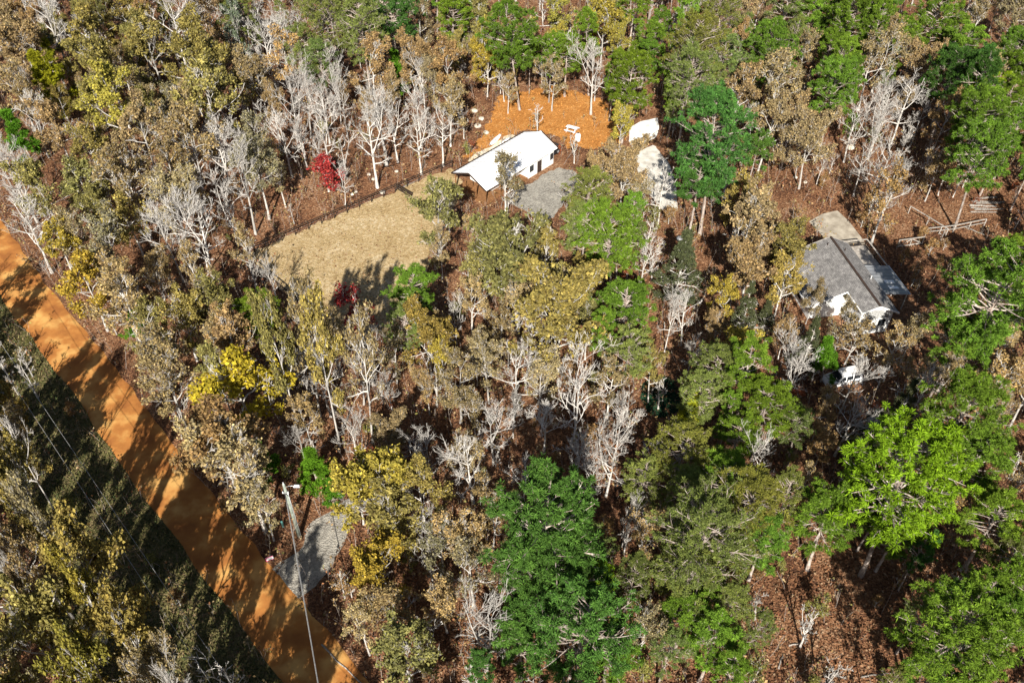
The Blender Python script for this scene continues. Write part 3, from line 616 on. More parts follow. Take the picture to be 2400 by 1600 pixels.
for x in (-1.3, 1.35):
    for s in (-1, 1): wheel(tr, x, s * 0.78, 0.4, 0.26)
m = MB(); m.tube([(2.03, 0, 0.85), (2.2, 0, 0.85)], [0.38, 0.36], 16); sp_ = m.build('spare_wheel', M['rubber'], tr); m = MB(); m.tube([(2.19, 0, 0.85), (2.22, 0, 0.85)], 0.22, 12); m.build('rim', M['galv'], sp_)
# fire pit and tyre ring
fp = P(1592, 570); f = thing('fire_pit', 'round dark metal fire bowl with lid on rusty leaves', 'fire pit', (fp[0], fp[1], hz(fp[0], fp[1])))
m = MB(); m.tube([(0, 0, 0.15), (0, 0, 0.3), (0, 0, 0.55)], [0.3, 0.5, 0.58], 18); m.build('bowl', M['paint_black'], f, smooth=True)
m = MB(); m.tube([(0, 0, 0.55), (0, 0, 0.72), (0, 0, 0.84), (0, 0, 0.9)], [0.56, 0.46, 0.24, 0.05], 18); m.build('lid', M['metal_roof'], f, smooth=True)
for a in range(3):
    m = MB(); m.tube([(0.28 * math.cos(a * 2.09), 0.28 * math.sin(a * 2.09), 0.25), (0.48 * math.cos(a * 2.09), 0.48 * math.sin(a * 2.09), -0.03)], 0.025, 6); m.build('leg', M['paint_black'], f)
def ring(name, label, cat, px, R, r, mat):
    p = P(*px); m = MB(); pts = [(R * math.cos(a), R * math.sin(a), r) for a in np.linspace(0, 2 * math.pi, 21)]
    m.tube(pts, r, 8); o = m.build(name, mat, None, smooth=True); o.location = (p[0], p[1], hz(p[0], p[1]) + 0.02); return tag(o, label, cat)
ring('old_tyre', 'dark ring of an old tyre lying on shaded leaves', 'tyre', (1810, 880), 0.42, 0.13, M['rubber'])

# ------------------------------------------------------------------ vegetation prototypes
def unit(v): return v / (np.linalg.norm(v, axis=-1, keepdims=True) + 1e-9)
def tubes_np(pts, radii, k):
    """pts (B,n,3), radii (B,n) -> verts, quads"""
    B, n, _ = pts.shape
    t = np.empty_like(pts); t[:, 1:-1] = pts[:, 2:] - pts[:, :-2]; t[:, 0] = pts[:, 1] - pts[:, 0]; t[:, -1] = pts[:, -1] - pts[:, -2]; t = unit(t)
    ref = np.where(np.abs(t[..., 2:3]) < 0.9, np.array([0, 0, 1.0]), np.array([1.0, 0, 0]))
    a = unit(np.cross(t, ref)); b = np.cross(t, a)
    ang = np.arange(k) * 2 * math.pi / k
    V = pts[:, :, None, :] + radii[:, :, None, None] * (a[:, :, None, :] * np.cos(ang)[None, None, :, None] + b[:, :, None, :] * np.sin(ang)[None, None, :, None])
    ii = np.arange(B * n * k).reshape(B, n, k); jj = np.roll(ii, -1, 2)
    F = np.stack([ii[:, :-1], jj[:, :-1], jj[:, 1:], ii[:, 1:]], -1).reshape(-1, 4)
    return V.reshape(-1, 3), F
def interp(pts, t):
    B, n, _ = pts.shape; f = np.clip(t, 0, 0.999) * (n - 1); i = f.astype(int); a = (f - i)[:, None]; r = np.arange(B)
    return pts[r, i] * (1 - a) + pts[r, i + 1] * a, unit(pts[r, i + 1] - pts[r, i])
def march(g, p, d, L, n, wob, up):
    out = [p]; step = (L / (n - 1))[:, None]
    for i in range(n - 1):
        d = unit(d + g.normal(0, wob, d.shape) + np.array([0, 0, up])); p = p + d * step; out.append(p)
    return np.stack(out, 1)
def spawn(g, pts, rad_, nch, t0, t1, a0, a1, lr, n, wob, up, rr=0.6, rend=0.35, rmin=0.0, upb=0.25):
    B = len(pts); L = np.linalg.norm(np.diff(pts, axis=1), axis=2).sum(1)
    idx = np.repeat(np.arange(B), nch); t = g.uniform(t0, t1, len(idx)); p, T = interp(pts[idx], t)
    q = unit(np.cross(T, g.normal(size=T.shape))); a = np.radians(g.uniform(a0, a1, len(idx)))[:, None]
    d = unit(np.cos(a) * T + np.sin(a) * q + np.array([0, 0, upb]))
    ln = L[idx] * lr * (1.15 - 0.6 * t) * g.uniform(0.65, 1.25, len(idx))
    np_ = march(g, p, d, ln, n, wob, up)
    r0 = np.maximum(interp(rad_[idx][:, :, None].repeat(3, 2), t)[0][:, 0] * rr, rmin)
    nr_ = r0[:, None] * np.linspace(1, rend, n)[None]; nr_ = np.maximum(nr_, rmin * 0.7)
    return np_, nr_
def trunk_line(g, H, r0, top, n=8, lean=0.03, sway=0.02):
    z = np.linspace(-0.25, H, n); d = g.normal(0, lean, 2); s = np.cumsum(g.normal(0, sway * H / n, (n, 2)), 0); s[0] = 0
    pts = np.c_[np.clip(z, 0, None) * d[0] + s[:, 0], np.clip(z, 0, None) * d[1] + s[:, 1], z][None]
    r = np.linspace(r0, top, n)[None]; r[0, 0] *= 1.35
    return pts, r
def leaf_quads(g, cen, size, flat=0.35, spread=0.0):
    n = len(cen); c = cen + g.normal(0, 1, (n, 3)) * spread
    nrm = unit(g.normal(size=(n, 3)) + np.array([0, -0.25, flat * 2])); u = unit(np.cross(nrm, g.normal(size=(n, 3)))); v = np.cross(nrm, u)
    s = (size * g.uniform(0.6, 1.35, n))[:, None]
    V = np.stack([c - u * s * 0.55, c + v * s * 0.36 + nrm * s * 0.1, c + u * s * 0.6, c - v * s * 0.36 + nrm * s * 0.1], 1).reshape(-1, 3)
    return V, np.arange(n * 4).reshape(n, 4)
def hardwood(seed, H, W, leaf=0, lsize=0.27, nl=9, twig=True, upper=0.45, spread=0.22, dens=1.0, n2=6, n3=5, n4=3):
    g = np.random.default_rng(seed)
    tp, tr_ = trunk_line(g, H * 0.82, 0.0125 * H + 0.04, 0.035, 8, 0.03, 0.035)
    if g.random() < 0.6:    # forked
        t2, r2 = spawn(g, tp, tr_, 1, 0.35, 0.5, 18, 32, 0.85, 7, 0.10, 0.08, 0.8, 0.3)
    else: t2 = np.zeros((0, 7, 3)); r2 = np.zeros((0, 7))
    n = nl + 3; t = np.linspace(upper, 0.98, n) + g.normal(0, 0.02, n); p, T = interp(np.repeat(tp, n, 0), t); az = np.arange(n) * 2.4 + g.uniform(0, 6.28) + g.normal(0, 0.4, n)
    el = np.radians(18 + 48 * (t - upper) / (1 - upper) + g.normal(0, 9, n)); d = np.c_[np.cos(az) * np.cos(el), np.sin(az) * np.cos(el), np.sin(el)]
    u = (t - upper) / (1 - upper); ln = W / 2 * (0.75 + 0.4 * np.sin(math.pi * np.clip(u + 0.1, 0, 1))) * g.uniform(0.7, 1.1, n)
    l1 = march(g, p, d, ln, 7, 0.16, 0.05); r1 = np.linspace(1, 0.3, 7)[None] * (0.0066 * H * (1.15 - 0.55 * u))[:, None]
    if len(t2):
        a, b = spawn(g, t2, r2, nl - 3, 0.35, 0.98, 30, 62, 0.62, 7, 0.16, 0.05, 0.6, 0.3); l1 = np.concatenate([l1, a]); r1 = np.concatenate([r1, b])
    l2, q2 = spawn(g, l1, r1, n2, 0.22, 0.98, 25, 60, 0.5, 5, 0.18, 0.06, 0.66, 0.4, 0.034)
    l3, q3 = spawn(g, l2, q2, n3, 0.15, 1.0, 22, 60, 0.55, 4, 0.2, 0.07, 0.7, 0.5, 0.021)
    wood = [tubes_np(tp, tr_, 8) + (0, None)]
    if len(t2): wood.append(tubes_np(t2, r2, 7) + (0, None))
    wood.append(tubes_np(l1, r1, 6) + (0, None))
    cw = [tubes_np(l2, q2, 4) + (0, None), tubes_np(l3, q3, 3) + (0, None)]
    if n4:
        l4, q4 = spawn(g, l3, q3, n4, 0.1, 1.0, 20, 55, 0.6, 3, 0.2, 0.08, 0.75, 0.6, 0.012); cw.append(tubes_np(l4, q4, 3) + (0, None)); tips = np.concatenate([l3[:, -1], l3[:, 2], l4[:, -1], l4[:, 1]])
    else: tips = np.concatenate([l3[:, -1], l3[:, 2], l3[:, 1]])
    if leaf:
        keep = g.random(len(tips)) < dens; tips = tips[keep]
        # leaves thin out in patches so that gaps and clumps show
        cl_ = np.sin(tips[:, 0] * 1.7 + seed) + np.sin(tips[:, 1] * 1.9 + seed * 2) + np.sin(tips[:, 2] * 2.1); tips = tips[cl_ > -1.0 + 0.45 * g.normal(size=len(tips))]
        cen = np.repeat(tips, leaf, 0); v, f = leaf_quads(g, cen, lsize, 0.35, spread)
        base = np.repeat(np.clip(g.normal(0.5, 0.2, len(tips)), 0, 1), leaf); cw.append((v, f, 1, np.clip(base + g.normal(0, 0.16, len(cen)), 0, 1)))
    return wood, cw
def pine(seed, H, W, base=0.5, tuft=0.42, nb=46, nsub=6, blades=14, bw=0.085, conic=0.0):
    g = np.random.default_rng(seed)
    tp, tr_ = trunk_line(g, H, 0.0105 * H + 0.03, 0.03, 9, 0.03, 0.02)
    t = np.sort(g.uniform(base, 0.995, nb)); u = (t - base) / (1 - base); p, T = interp(np.repeat(tp, nb, 0), t); az = np.arange(nb) * 2.4 + g.normal(0, 0.5, nb)
    el = np.radians(-4 + 42 * u + g.normal(0, 10, nb)); d = np.c_[np.cos(az) * np.cos(el), np.sin(az) * np.cos(el), np.sin(el)]
    prof = (1 - u) if conic else np.clip(0.6 + 0.9 * u, 0, 1) * np.sqrt(np.clip(1.03 - u ** 2.2, 0, 1))
    ln = W / 2 * np.clip(prof, 0.12, 1) * g.uniform(0.7, 1.08, nb)
    l1 = march(g, p, d, ln, 6, 0.1, 0.05); r1 = np.linspace(1, 0.35, 6)[None] * (0.03 + 0.012 * ln)[:, None]
    l2, q2 = spawn(g, l1, r1, nsub, 0.3, 0.98, 25, 58, 0.42, 4, 0.12, 0.07, 0.6, 0.5, 0.015)
    # dead stubs below the crown
    ns = 7; ts = g.uniform(base * 0.55, base, ns); ps, _ = interp(np.repeat(tp, ns, 0), ts); az = g.uniform(0, 6.28, ns); ds = np.c_[np.cos(az), np.sin(az), g.uniform(-0.2, 0.3, ns)]
    l0 = march(g, ps, unit(ds), g.uniform(0.5, 1.8, ns), 4, 0.12, 0.0); r0 = np.linspace(0.035, 0.015, 4)[None].repeat(ns, 0)
    wood = [tubes_np(tp, tr_, 9) + (0, None), tubes_np(l0, r0, 4) + (0, None)]
    cw = [tubes_np(l1, r1, 4) + (0, None), tubes_np(l2, q2, 3) + (0, None)]
    pts = np.concatenate([l1[:, -1], l1[:, -2], l2[:, -1], l2[:, -2], interp(l2, np.full(len(l2), 0.85))[0]]); ax = np.concatenate([unit(l1[:, -1] - l1[:, -2]), unit(l1[:, -1] - l1[:, -2]), unit(l2[:, -1] - l2[:, -2]), unit(l2[:, -1] - l2[:, -2]), unit(l2[:, -1] - l2[:, -2])])
    ax = unit(ax + np.array([0, -0.0, 0.7])); nt_ = len(pts); pts = pts + g.normal(0, 0.08, pts.shape)
    sz = tuft * g.uniform(0.7, 1.25, nt_); A = np.repeat(ax, blades, 0); C = np.repeat(pts, blades, 0); S = np.repeat(sz, blades)[:, None]
    d = unit(A * 0.55 + unit(g.normal(size=A.shape)) * 0.95); w = unit(np.cross(d, g.normal(size=d.shape))); L = S * g.uniform(0.75, 1.15, (len(C), 1))
    droop = np.array([0, 0, -0.12]) * L
    V = np.stack([C, C + d * L * 0.55 + w * bw * (S / 0.42), C + d * L + droop, C + d * L * 0.55 - w * bw * (S / 0.42)], 1).reshape(-1, 3); F = np.arange(len(C) * 4).reshape(-1, 4)
    val = np.clip(np.repeat(np.clip(g.normal(0.5, 0.17, nt_), 0, 1), blades) + g.normal(0, 0.13, len(C)), 0, 1)
    cw.append((V, F, 1, val))
    return wood, cw
def register(fam, name, gen, bark, leaf, H, W):
    w, c = gen
    PROTO.setdefault(fam, []).append((mesh_np(name + '_trunk', w, [M[bark]], True), mesh_np(name + '_crown', c, [M[bark], M[leaf]], False), H, W))
PROTO = {}
for s in range(5): register('oak', 'oak', hardwood(100 + s, 15, 10, leaf=4, lsize=0.35, dens=0.9, spread=0.24, n3=4), 'bark', 'leaf', 15, 10)
for s in range(5): register('sparse', 'hardwood', hardwood(200 + s, 15, 8.5, leaf=3, lsize=0.31, dens=0.55, spread=0.24, upper=0.4, n3=4), 'bark', 'leaf', 15, 8.5)
for s in range(6): register('bare', 'bare', hardwood(300 + s, 15, 8, leaf=0, upper=0.38, n2=5, n3=5, n4=2), 'bark', 'leaf', 15, 8)
for s in range(5): register('pine', 'pine', pine(400 + s, 18, 8, base=0.50, tuft=0.44, nb=46, nsub=5, blades=22, bw=0.034), 'pine_bark', 'needle', 18, 8)
for s in range(3): register('bigpine', 'big_pine', pine(430 + s, 20, 12.5, base=0.48, tuft=0.50, nb=66, nsub=7, blades=22, bw=0.034), 'pine_bark', 'needle', 20, 12.5)
for s in range(3): register('bigfine', 'broad_pine', pine(440 + s, 20, 12, base=0.46, tuft=0.38, nb=74, nsub=9, blades=13, bw=0.038), 'pine_bark', 'needle', 20, 12)
for s in range(4): register('finepine', 'fine_pine', pine(450 + s, 18, 8, base=0.45, tuft=0.36, nb=54, nsub=6, blades=14, bw=0.036), 'pine_bark', 'needle', 18, 8)
for s in range(3): register('tuftpine', 'young_pine', pine(480 + s, 9, 4.2, base=0.18, tuft=0.42, nb=36, nsub=5, blades=20, bw=0.036, conic=1.0), 'pine_bark', 'needle', 9, 4.2)
for s in range(2): register('cedar', 'cedar', pine(500 + s, 10, 5.5, base=0.12, tuft=0.26, nb=70, nsub=8, blades=9, bw=0.05, conic=1.0), 'bark', 'needle', 10, 5.5)
for s in range(4): register('sapling', 'sapling', hardwood(600 + s, 6, 2.6, leaf=0, nl=6, upper=0.3, n2=4, n3=3, n4=0), 'bark', 'leaf', 6, 2.6)
for s in range(3): register('leafsap', 'leafy_sapling', hardwood(640 + s, 5, 3.0, leaf=4, lsize=0.22, nl=7, upper=0.2, n2=4, n3=3, n4=0, spread=0.2), 'bark', 'leaf', 5, 3.0)

# ------------------------------------------------------------------ where everything grows
KIND = {  # family, object name, look, leaf colour, (min height, max height), height per crown width
 'O': ('oak', 'oak_tree', 'olive-leaved oak', (0.245, 0.215, 0.072), (9, 19), 1.5),
 'G': ('oak', 'oak_tree', 'yellow-olive oak', (0.33, 0.275, 0.055), (9, 19), 1.5),
 'T': ('oak', 'hardwood_tree', 'tan-leaved hardwood', (0.31, 0.225, 0.115), (8, 18), 1.6),
 'Y': ('oak', 'oak_tree', 'golden yellow oak', (0.38, 0.315, 0.035), (11, 18), 1.3),
 'R': ('leafsap', 'maple_tree', 'red-leaved maple', (0.36, 0.05, 0.05), (4, 7), 1.3),
 'S': ('sparse', 'hardwood_tree', 'thin-leaved pale-limbed hardwood', (0.31, 0.245, 0.125), (9, 19), 1.8),
 'B': ('bare', 'bare_tree', 'leafless pale grey tree', (0.3, 0.3, 0.3), (9, 19), 1.9),
 'P': ('pine', 'pine_tree', 'bright green pine', (0.13, 0.225, 0.028), (9, 21), 2.0),
 'L': ('pine', 'pine_tree', 'lime green pine', (0.19, 0.29, 0.016), (9, 21), 2.0),
 'D': ('pine', 'pine_tree', 'deep green pine', (0.075, 0.165, 0.034), (9, 21), 2.0),
 'F': ('finepine', 'pine_tree', 'olive-green fine-needled pine', (0.17, 0.21, 0.056), (9, 21), 2.1),
 'N': ('tuftpine', 'young_pine', 'bright green young pine', (0.10, 0.23, 0.02), (4, 10), 2.0),
 'K': ('tuftpine', 'young_pine', 'yellow-green young pine', (0.26, 0.27, 0.02), (4, 12), 2.4),
 'C': ('cedar', 'cedar_tree', 'grey-green cedar', (0.085, 0.10, 0.05), (5, 11), 1.7),
}
# crown centres and widths as read in the picture (2352 px wide view): x, y, width, kind
SPOTS = '''
110 30 120 B;205 85 130 O;60 135 120 T;290 40 120 O;400 60 130 B;350 115 130 O;480 50 120 T;560 30 90 F;612 85 110 B;680 60 80 B;760 45 120 F;835 75 110 F;905 40 100 D;962 62 80 T;1030 45 85 P;1105 55 95 O;1195 85 125 P;1302 120 75 P;1262 30 100 G;1385 60 110 G;1452 20 80 P;1492 95 70 P;1585 110 130 F;1560 20 90 B;1665 40 95 F;1742 30 90 T;1805 25 85 F;1865 45 85 P;1945 55 115 P;2062 85 85 P;2150 50 100 P;2245 45 70 S;2205 115 95 P;2325 125 100 P;2335 40 80 T;20 60 80 T;
40 205 110 S;30 120 100 S;255 165 150 O;325 95 110 O;255 240 150 G;460 150 150 O;485 235 170 O;560 205 90 O;650 130 100 S;690 115 85 F;742 150 85 F;665 235 100 B;742 235 90 B;850 150 110 T;910 168 55 N;872 245 130 B;960 150 95 T;960 235 100 B;1032 165 110 T;1030 245 90 S;1118 150 80 G;1270 180 70 S;1365 150 100 B;1442 185 110 P;1480 130 60 P;1580 190 120 F;1662 140 100 F;1690 215 120 T;1780 130 115 P;1795 195 120 S;1922 205 110 P;2002 150 100 S;2080 225 110 B;2115 165 90 T;2190 180 105 D;2252 215 100 L;2332 175 90 P;
55 322 70 N;35 400 110 B;130 295 115 T;200 345 120 O;330 310 135 T;100 440 140 O;432 335 140 S;505 335 105 B;592 390 120 S;652 312 95 B;742 290 110 B;850 295 130 B;905 285 85 B;960 305 90 B;1012 290 85 B;640 400 80 S;300 420 140 S;205 440 130 O;1428 282 75 G;1645 335 175 D;1602 430 100 D;1762 300 130 T;1832 268 95 T;1862 335 115 T;2022 280 85 B;1962 295 75 B;2242 275 125 P;2262 365 135 P;2332 300 90 P;2152 392 80 T;1435 405 115 T;1345 455 120 F;1522 425 100 B;1160 400 105 S;
450 520 140 B;520 470 95 B;382 460 120 S;300 505 120 O;50 500 130 B;132 560 120 G;242 560 130 S;200 652 150 G;1000 478 150 O;1190 600 230 O;1422 545 140 P;1342 525 110 F;1482 585 80 B;1720 515 150 T;1702 460 120 O;1825 560 125 O;1802 645 130 O;2032 445 120 S;1562 615 115 C;1662 685 90 G;1722 615 150 T;
950 680 115 P;932 752 95 F;842 800 105 B;1082 690 95 S;1112 640 130 O;1292 742 220 O;1442 720 120 P;1442 800 110 F;1192 702 120 S;602 722 100 P;482 690 130 O;302 752 45 N;282 682 160 S;422 742 130 O;362 822 150 S;2252 690 215 P;2192 792 125 P;2325 600 90 P;2052 802 100 S;1962 775 95 S;1902 832 66 N;1832 832 95 B;1702 805 110 G;1632 842 120 F;1580 962 70 K;2282 882 130 S;
552 892 245 Y;332 902 150 S;742 872 110 B;822 852 90 B;902 802 90 S;982 782 130 O;1052 872 130 S;1182 852 130 B;1402 882 110 S;1762 942 130 P;1502 842 80 O;1622 902 110 F;1552 1042 140 F;1692 1002 100 P;1892 942 80 T;1952 962 110 B;2212 962 180 P;2002 992 90 C;1252 962 100 B;1132 982 110 B;702 962 100 S;
422 1062 220 T;462 1132 200 S;30 1082 130 O;612 1062 66 N;722 1082 85 N;752 1172 44 N;852 1122 190 G;962 1062 110 B;1082 1062 130 B;1202 1102 110 B;1402 1052 120 B;2082 1122 260 L;2242 1062 150 P;1902 1202 140 P;1742 1062 90 B;1272 1202 260 D;1702 1172 180 F;1562 1132 120 F;
202 1322 220 O;52 1252 120 S;42 1352 110 B;902 1202 180 O;1012 1252 130 S;1082 1312 140 S;862 1332 150 G;1392 1342 95 L;1282 1342 200 D;1622 1262 220 F;1562 1322 150 F;1752 1242 120 P;2282 1202 140 P;2112 1272 70 D;
122 1482 220 O;302 1482 180 O;252 1402 120 G;902 1422 130 S;932 1512 200 O;1112 1452 160 B;1302 1472 230 D;1482 1442 90 S;1632 1482 130 P;1732 1440 70 F;2212 1482 230 P;2312 1432 110 P;2142 1542 130 P;
640 800 120 O 21;735 815 130 O 22;825 830 110 S 20;690 760 110 S 21;118 195 75 K;115 160 60 K;1560 1250 120 F;1480 1110 110 F;1650 1100 130 P;1840 980 90 F;2060 1220 120 P;1980 1130 120 P;2320 1330 120 P;2270 1380 120 P;2180 1390 90 D;2110 1420 90 F;1400 1500 140 P;1200 1500 130 D;1190 1420 110 D;1350 1260 120 F;1210 1270 120 F;1570 1420 110 P;1530 1500 90 F;1690 1390 110 F;1680 1530 90 P;2040 1560 60 F;20 930 90 O;15 1010 100 S;60 1170 120 O;2330 1290 110 F;2340 1100 80 S;560 560 70 S;620 630 60 B;700 160 60 B;1010 560 60 S;1890 690 60 T;1940 740 80 S;2100 760 70 S;1960 870 90 B;1420 990 80 B;1330 1030 80 B;1240 880 90 S;1090 940 80 S;820 1010 100 B;660 880 70 B;760 790 70 S;1350 640 80 O;1270 660 90 O;1150 760 90 S;1020 830 80 G;1760 730 60 C;1540 730 60 B;1650 760 80 T;560 1180 90 S;480 1020 100 T;1130 1190 100 S;1180 1320 80 B;1020 1380 100 S;800 1430 90 S;1480 1230 100 S;1440 1180 60 B;1840 1110 70 S;1980 1090 80 B;2120 900 80 B;2180 860 70 S;2010 1180 80 F;2300 950 80 S
'''
# parts of the view that stay open (source pixels of the ground or of what stands there)
OPEN = [
 [(545, 600), (700, 530), (1055, 375), (1090, 400), (1070, 520), (960, 560), (985, 640), (900, 650), (860, 790), (800, 830), (640, 740)],
 [(1050, 402), (1225, 300), (1275, 303), (1345, 345), (1335, 395), (1240, 432), (1140, 455), (1080, 450)],
 [(0, 640), (60, 690), (160, 800), (270, 920), (330, 1060), (420, 1180), (560, 1310), (600, 1250), (640, 1190), (650, 1120), (700, 1130), (770, 1220), (785, 1300), (745, 1390), (860, 1600), (450, 1600), (330, 1330), (200, 1140), (60, 900), (0, 830)],
 [(1895, 515), (1965, 488), (2035, 555), (2085, 590), (2140, 690), (2075, 712), (2110, 780), (2040, 775), (2025, 740), (1900, 705), (1880, 600)],
 [(2050, 580), (2110, 480), (2200, 480), (2300, 450), (2395, 440), (2395, 520), (2330, 570), (2250, 600), (2170, 690), (2110, 640)],
 [(1800, 1330), (2060, 1310), (2110, 1420), (2130, 1600), (1800, 1600)],
 [(1150, 250), (1420, 255), (1420, 330), (1340, 340), (1240, 298), (1130, 330)],
 [(1470, 290), (1545, 272), (1545, 320), (1490, 350), (1470, 340)],
 [(1505, 880), (1595, 880), (1598, 975), (1508, 975)],
 [(860, 330), (1110, 300), (1100, 390), (870, 430)],
 [(1530, 400), (1590, 400), (1640, 570), (1560, 590)],
 [(1860, 400), (1990, 440), (1960, 490), (1880, 480)],
 [(1925, 870), (2050, 860), (2050, 915), (1930, 915)],
]
ANCH = [((1250, 200), 'in the wood behind the white-roofed house'), ((850, 330), 'on the wooded slope uphill of the lawn fence'), ((350, 200), 'in the deep wood beyond the fence corner'), ((150, 520), 'by the far stretch of the dirt road'),
 ((420, 880), 'between the fenced lawn and the dirt road'), ((150, 1380), 'across the dirt road from the lamp pole'), ((880, 1350), 'in the wood next to the gravel driveway mouth'), ((980, 900), 'in the wood below the lower lawn fence'),
 ((1200, 640), 'in front of the white-roofed house'), ((1560, 420), 'along the pale driveway between the houses'), ((1750, 150), 'in the mixed wood beyond the pale driveway'), ((2200, 250), 'in the pine wood behind the weathered rail fence'),
 ((1790, 640), 'close to the grey-roofed house'), ((2280, 760), 'on the porch side of the grey-roofed house'), ((1950, 900), 'around the parked white car'), ((1600, 980), 'around the shaded green hollow'), ((1300, 1350), 'in the stand between gravel driveway and leafy clearing'),
 ((1900, 1480), 'at the edge of the brown leafy clearing'), ((2200, 1180), 'between the leafy clearing and the white car'), ((1200, 950), 'in the shady thicket of bare trunks')]
def zone(x, y):
    u, v, _ = proj((x, y, 0)); best = min(ANCH, key=lambda a: (a[0][0] - u) ** 2 + (a[0][1] - v) ** 2); return best[1]
TREES = []      # x, y, height, width, kind
count = {}
def plant(x, y, H, Wd, kd, tilt=0.03, colj=0.12):
    fam, name, look, colr, (h0, h1), ratio = KIND[kd]
    fam = {'pine': 'bigpine', 'finepine': 'bigfine'}.get(fam, fam) if Wd > 9.2 else fam; protos = PROTO[fam]; tm, cm, pH, pW = protos[rng.integers(len(protos))]
    z = hz(x, y) - 0.05
    mid = (h0 + h1) / 2; size = 'tall' if H > mid + (h1 - h0) * 0.2 else ('low' if H < mid - (h1 - h0) * 0.2 else 'mid-height')
    lab = f'{size} {look} {zone(x, y)}'
    o = thing(name, lab, 'tree', (x, y, z), rng.uniform(0, 6.28), lab)
    o.rotation_euler = (rng.normal(0, tilt), rng.normal(0, tilt), rng.uniform(0, 6.28))
    sxy, sz = Wd / pW, H / pH
    o.scale = (sxy, sxy, sz)
    t = link('trunk', tm, o); c = link('crown', cm, o)
    j = rng.normal(0, colj); k = rng.normal(0, colj * 0.6)
    c.color = (max(0.005, colr[0] * (1 + j + k)), max(0.005, colr[1] * (1 + j)), max(0.003, colr[2] * (1 + j - k)), 1); t.color = (1, 1, 1, 1)
    TREES.append((x, y, H, Wd, kd)); count[kd] = count.get(kd, 0) + 1
    return o
def clear_of_things(x, y, r=0.8):
    for pl_ in (road_safe, wh_poly, gh_poly, pad_poly, drive_poly, slab_poly, lawn_poly, apron_poly):
        if polydist(x, y, pl_) < r: return False
    return True
hand = []
for s in SPOTS.replace('\n', '').split(';'):
    if not s.strip(): continue
    a = s.split(); Hf = float(a[4]) if len(a) > 4 else None; u, v, w, kd = float(a[0]) * 1.0204, float(a[1]) * 1.0204, float(a[2]) * 1.0204, a[3]
    fam, name, look, colr, (h0, h1), ratio = KIND[kd]
    H = 14.0
    for _ in range(4):
        zc = H * (0.66 if fam in ('oak', 'sparse', 'bare') else 0.74 if fam in ('pine', 'finepine') else 0.55)
        p = P(u, v, zc); dep = proj(p)[2]; Wd = w * dep / FPX; H = Hf or float(np.clip(Wd * ratio, h0, h1))
        if u < 420 and v > 1180 and kd in 'OGSBT' and not Hf: H = max(H, 18.5)
    best = None      # keep trunks off the road, the lawn and the buildings
    for ang_ in np.arange(0, 6.28, 0.5236):
        for st_ in np.arange(0, 9, 0.6):
            q = (p[0] + st_ * math.cos(ang_), p[1] + st_ * math.sin(ang_))
            if (best is None or st_ < best[0]) and clear_of_things(q[0], q[1], 0.5): best = (st_, q); break
    if best: p = np.array([best[1][0], best[1][1], 0.0])
    hand.append((u, v, kd)); plant(p[0], p[1], H, Wd * (1.0 if fam in ('oak', 'sparse', 'bare') else 1.3), kd)
red = [(750, 405, 85), (745, 380, 50), (820, 715, 75), (805, 740, 45)]
for u, v, w in red:
    p = P(u * 1.02, v * 1.02, 3.0); plant(p[0], p[1], 5.5 if w > 60 else 4.2, w * 1.02 * proj(p)[2] / FPX, 'R')
n_hand = len(TREES)
# fill the rest of the wood
hu = np.array([h[0] for h in hand]); hv = np.array([h[1] for h in hand])
pool = [] ; tries = 0
TX = [t[0] for t in TREES]; TY = [t[1] for t in TREES]; TW = [t[3] for t in TREES]
g2 = np.random.default_rng(21)
fill = 0
while fill < 760 and tries < 14000:
    tries += 1
    y = g2.uniform(14, 200); half = 52 + (y - 30) * 0.50; x = g2.uniform(-half - (22 if y < 90 else 4), half)
    u, v, dep = proj((x, y, 0))
    if y < 32 and 4 < x < 44: continue
    d = (hu - u) ** 2 + (hv - (v - 90)) ** 2; near = np.argsort(d)[:3]; kd = hand[g2.choice(near)][2]
    if kd in 'YRKLN': kd = g2.choice(list('SBO'))
    if u < 700 and v > 900: kd = g2.choice(list('OOSGT'))
    small = g2.random() < 0.55
    fam, name, look, colr, (h0, h1), ratio = KIND[kd]
    if small and kd in 'OGT': kd = g2.choice(list('SSBT')); fam, name, look, colr, (h0, h1), ratio = KIND[kd]
    Wd = g2.uniform(2.6, 4.6) if small else g2.uniform(4.0, 6.5); H = float(np.clip(Wd * ratio * g2.uniform(1.0, 1.4), h0 * 0.8, h1))
    if u < 640 and v > 1150: H = max(H, g2.uniform(15, 20))
    if not clear_of_things(x, y): continue
    if min((x - a) ** 2 + (y - b) ** 2 for a, b in zip(TX, TY)) < (1.9 if small else 2.7) ** 2: continue
    bad = False
    for zc in (0.5, 0.7, 0.9):
        cu, cv, cd = proj((x, y, H * zc)); rpx = Wd * 0.42 * FPX / cd
        for pl_ in OPEN:
            if polydist(cu, cv, pl_) < rpx: bad = True; break
        if bad: break
    if bad: continue
    plant(x, y, H, Wd, kd); TX.append(x); TY.append(y); TW.append(Wd); fill += 1
print('TREES', n_hand, fill, count, 'tries', tries)
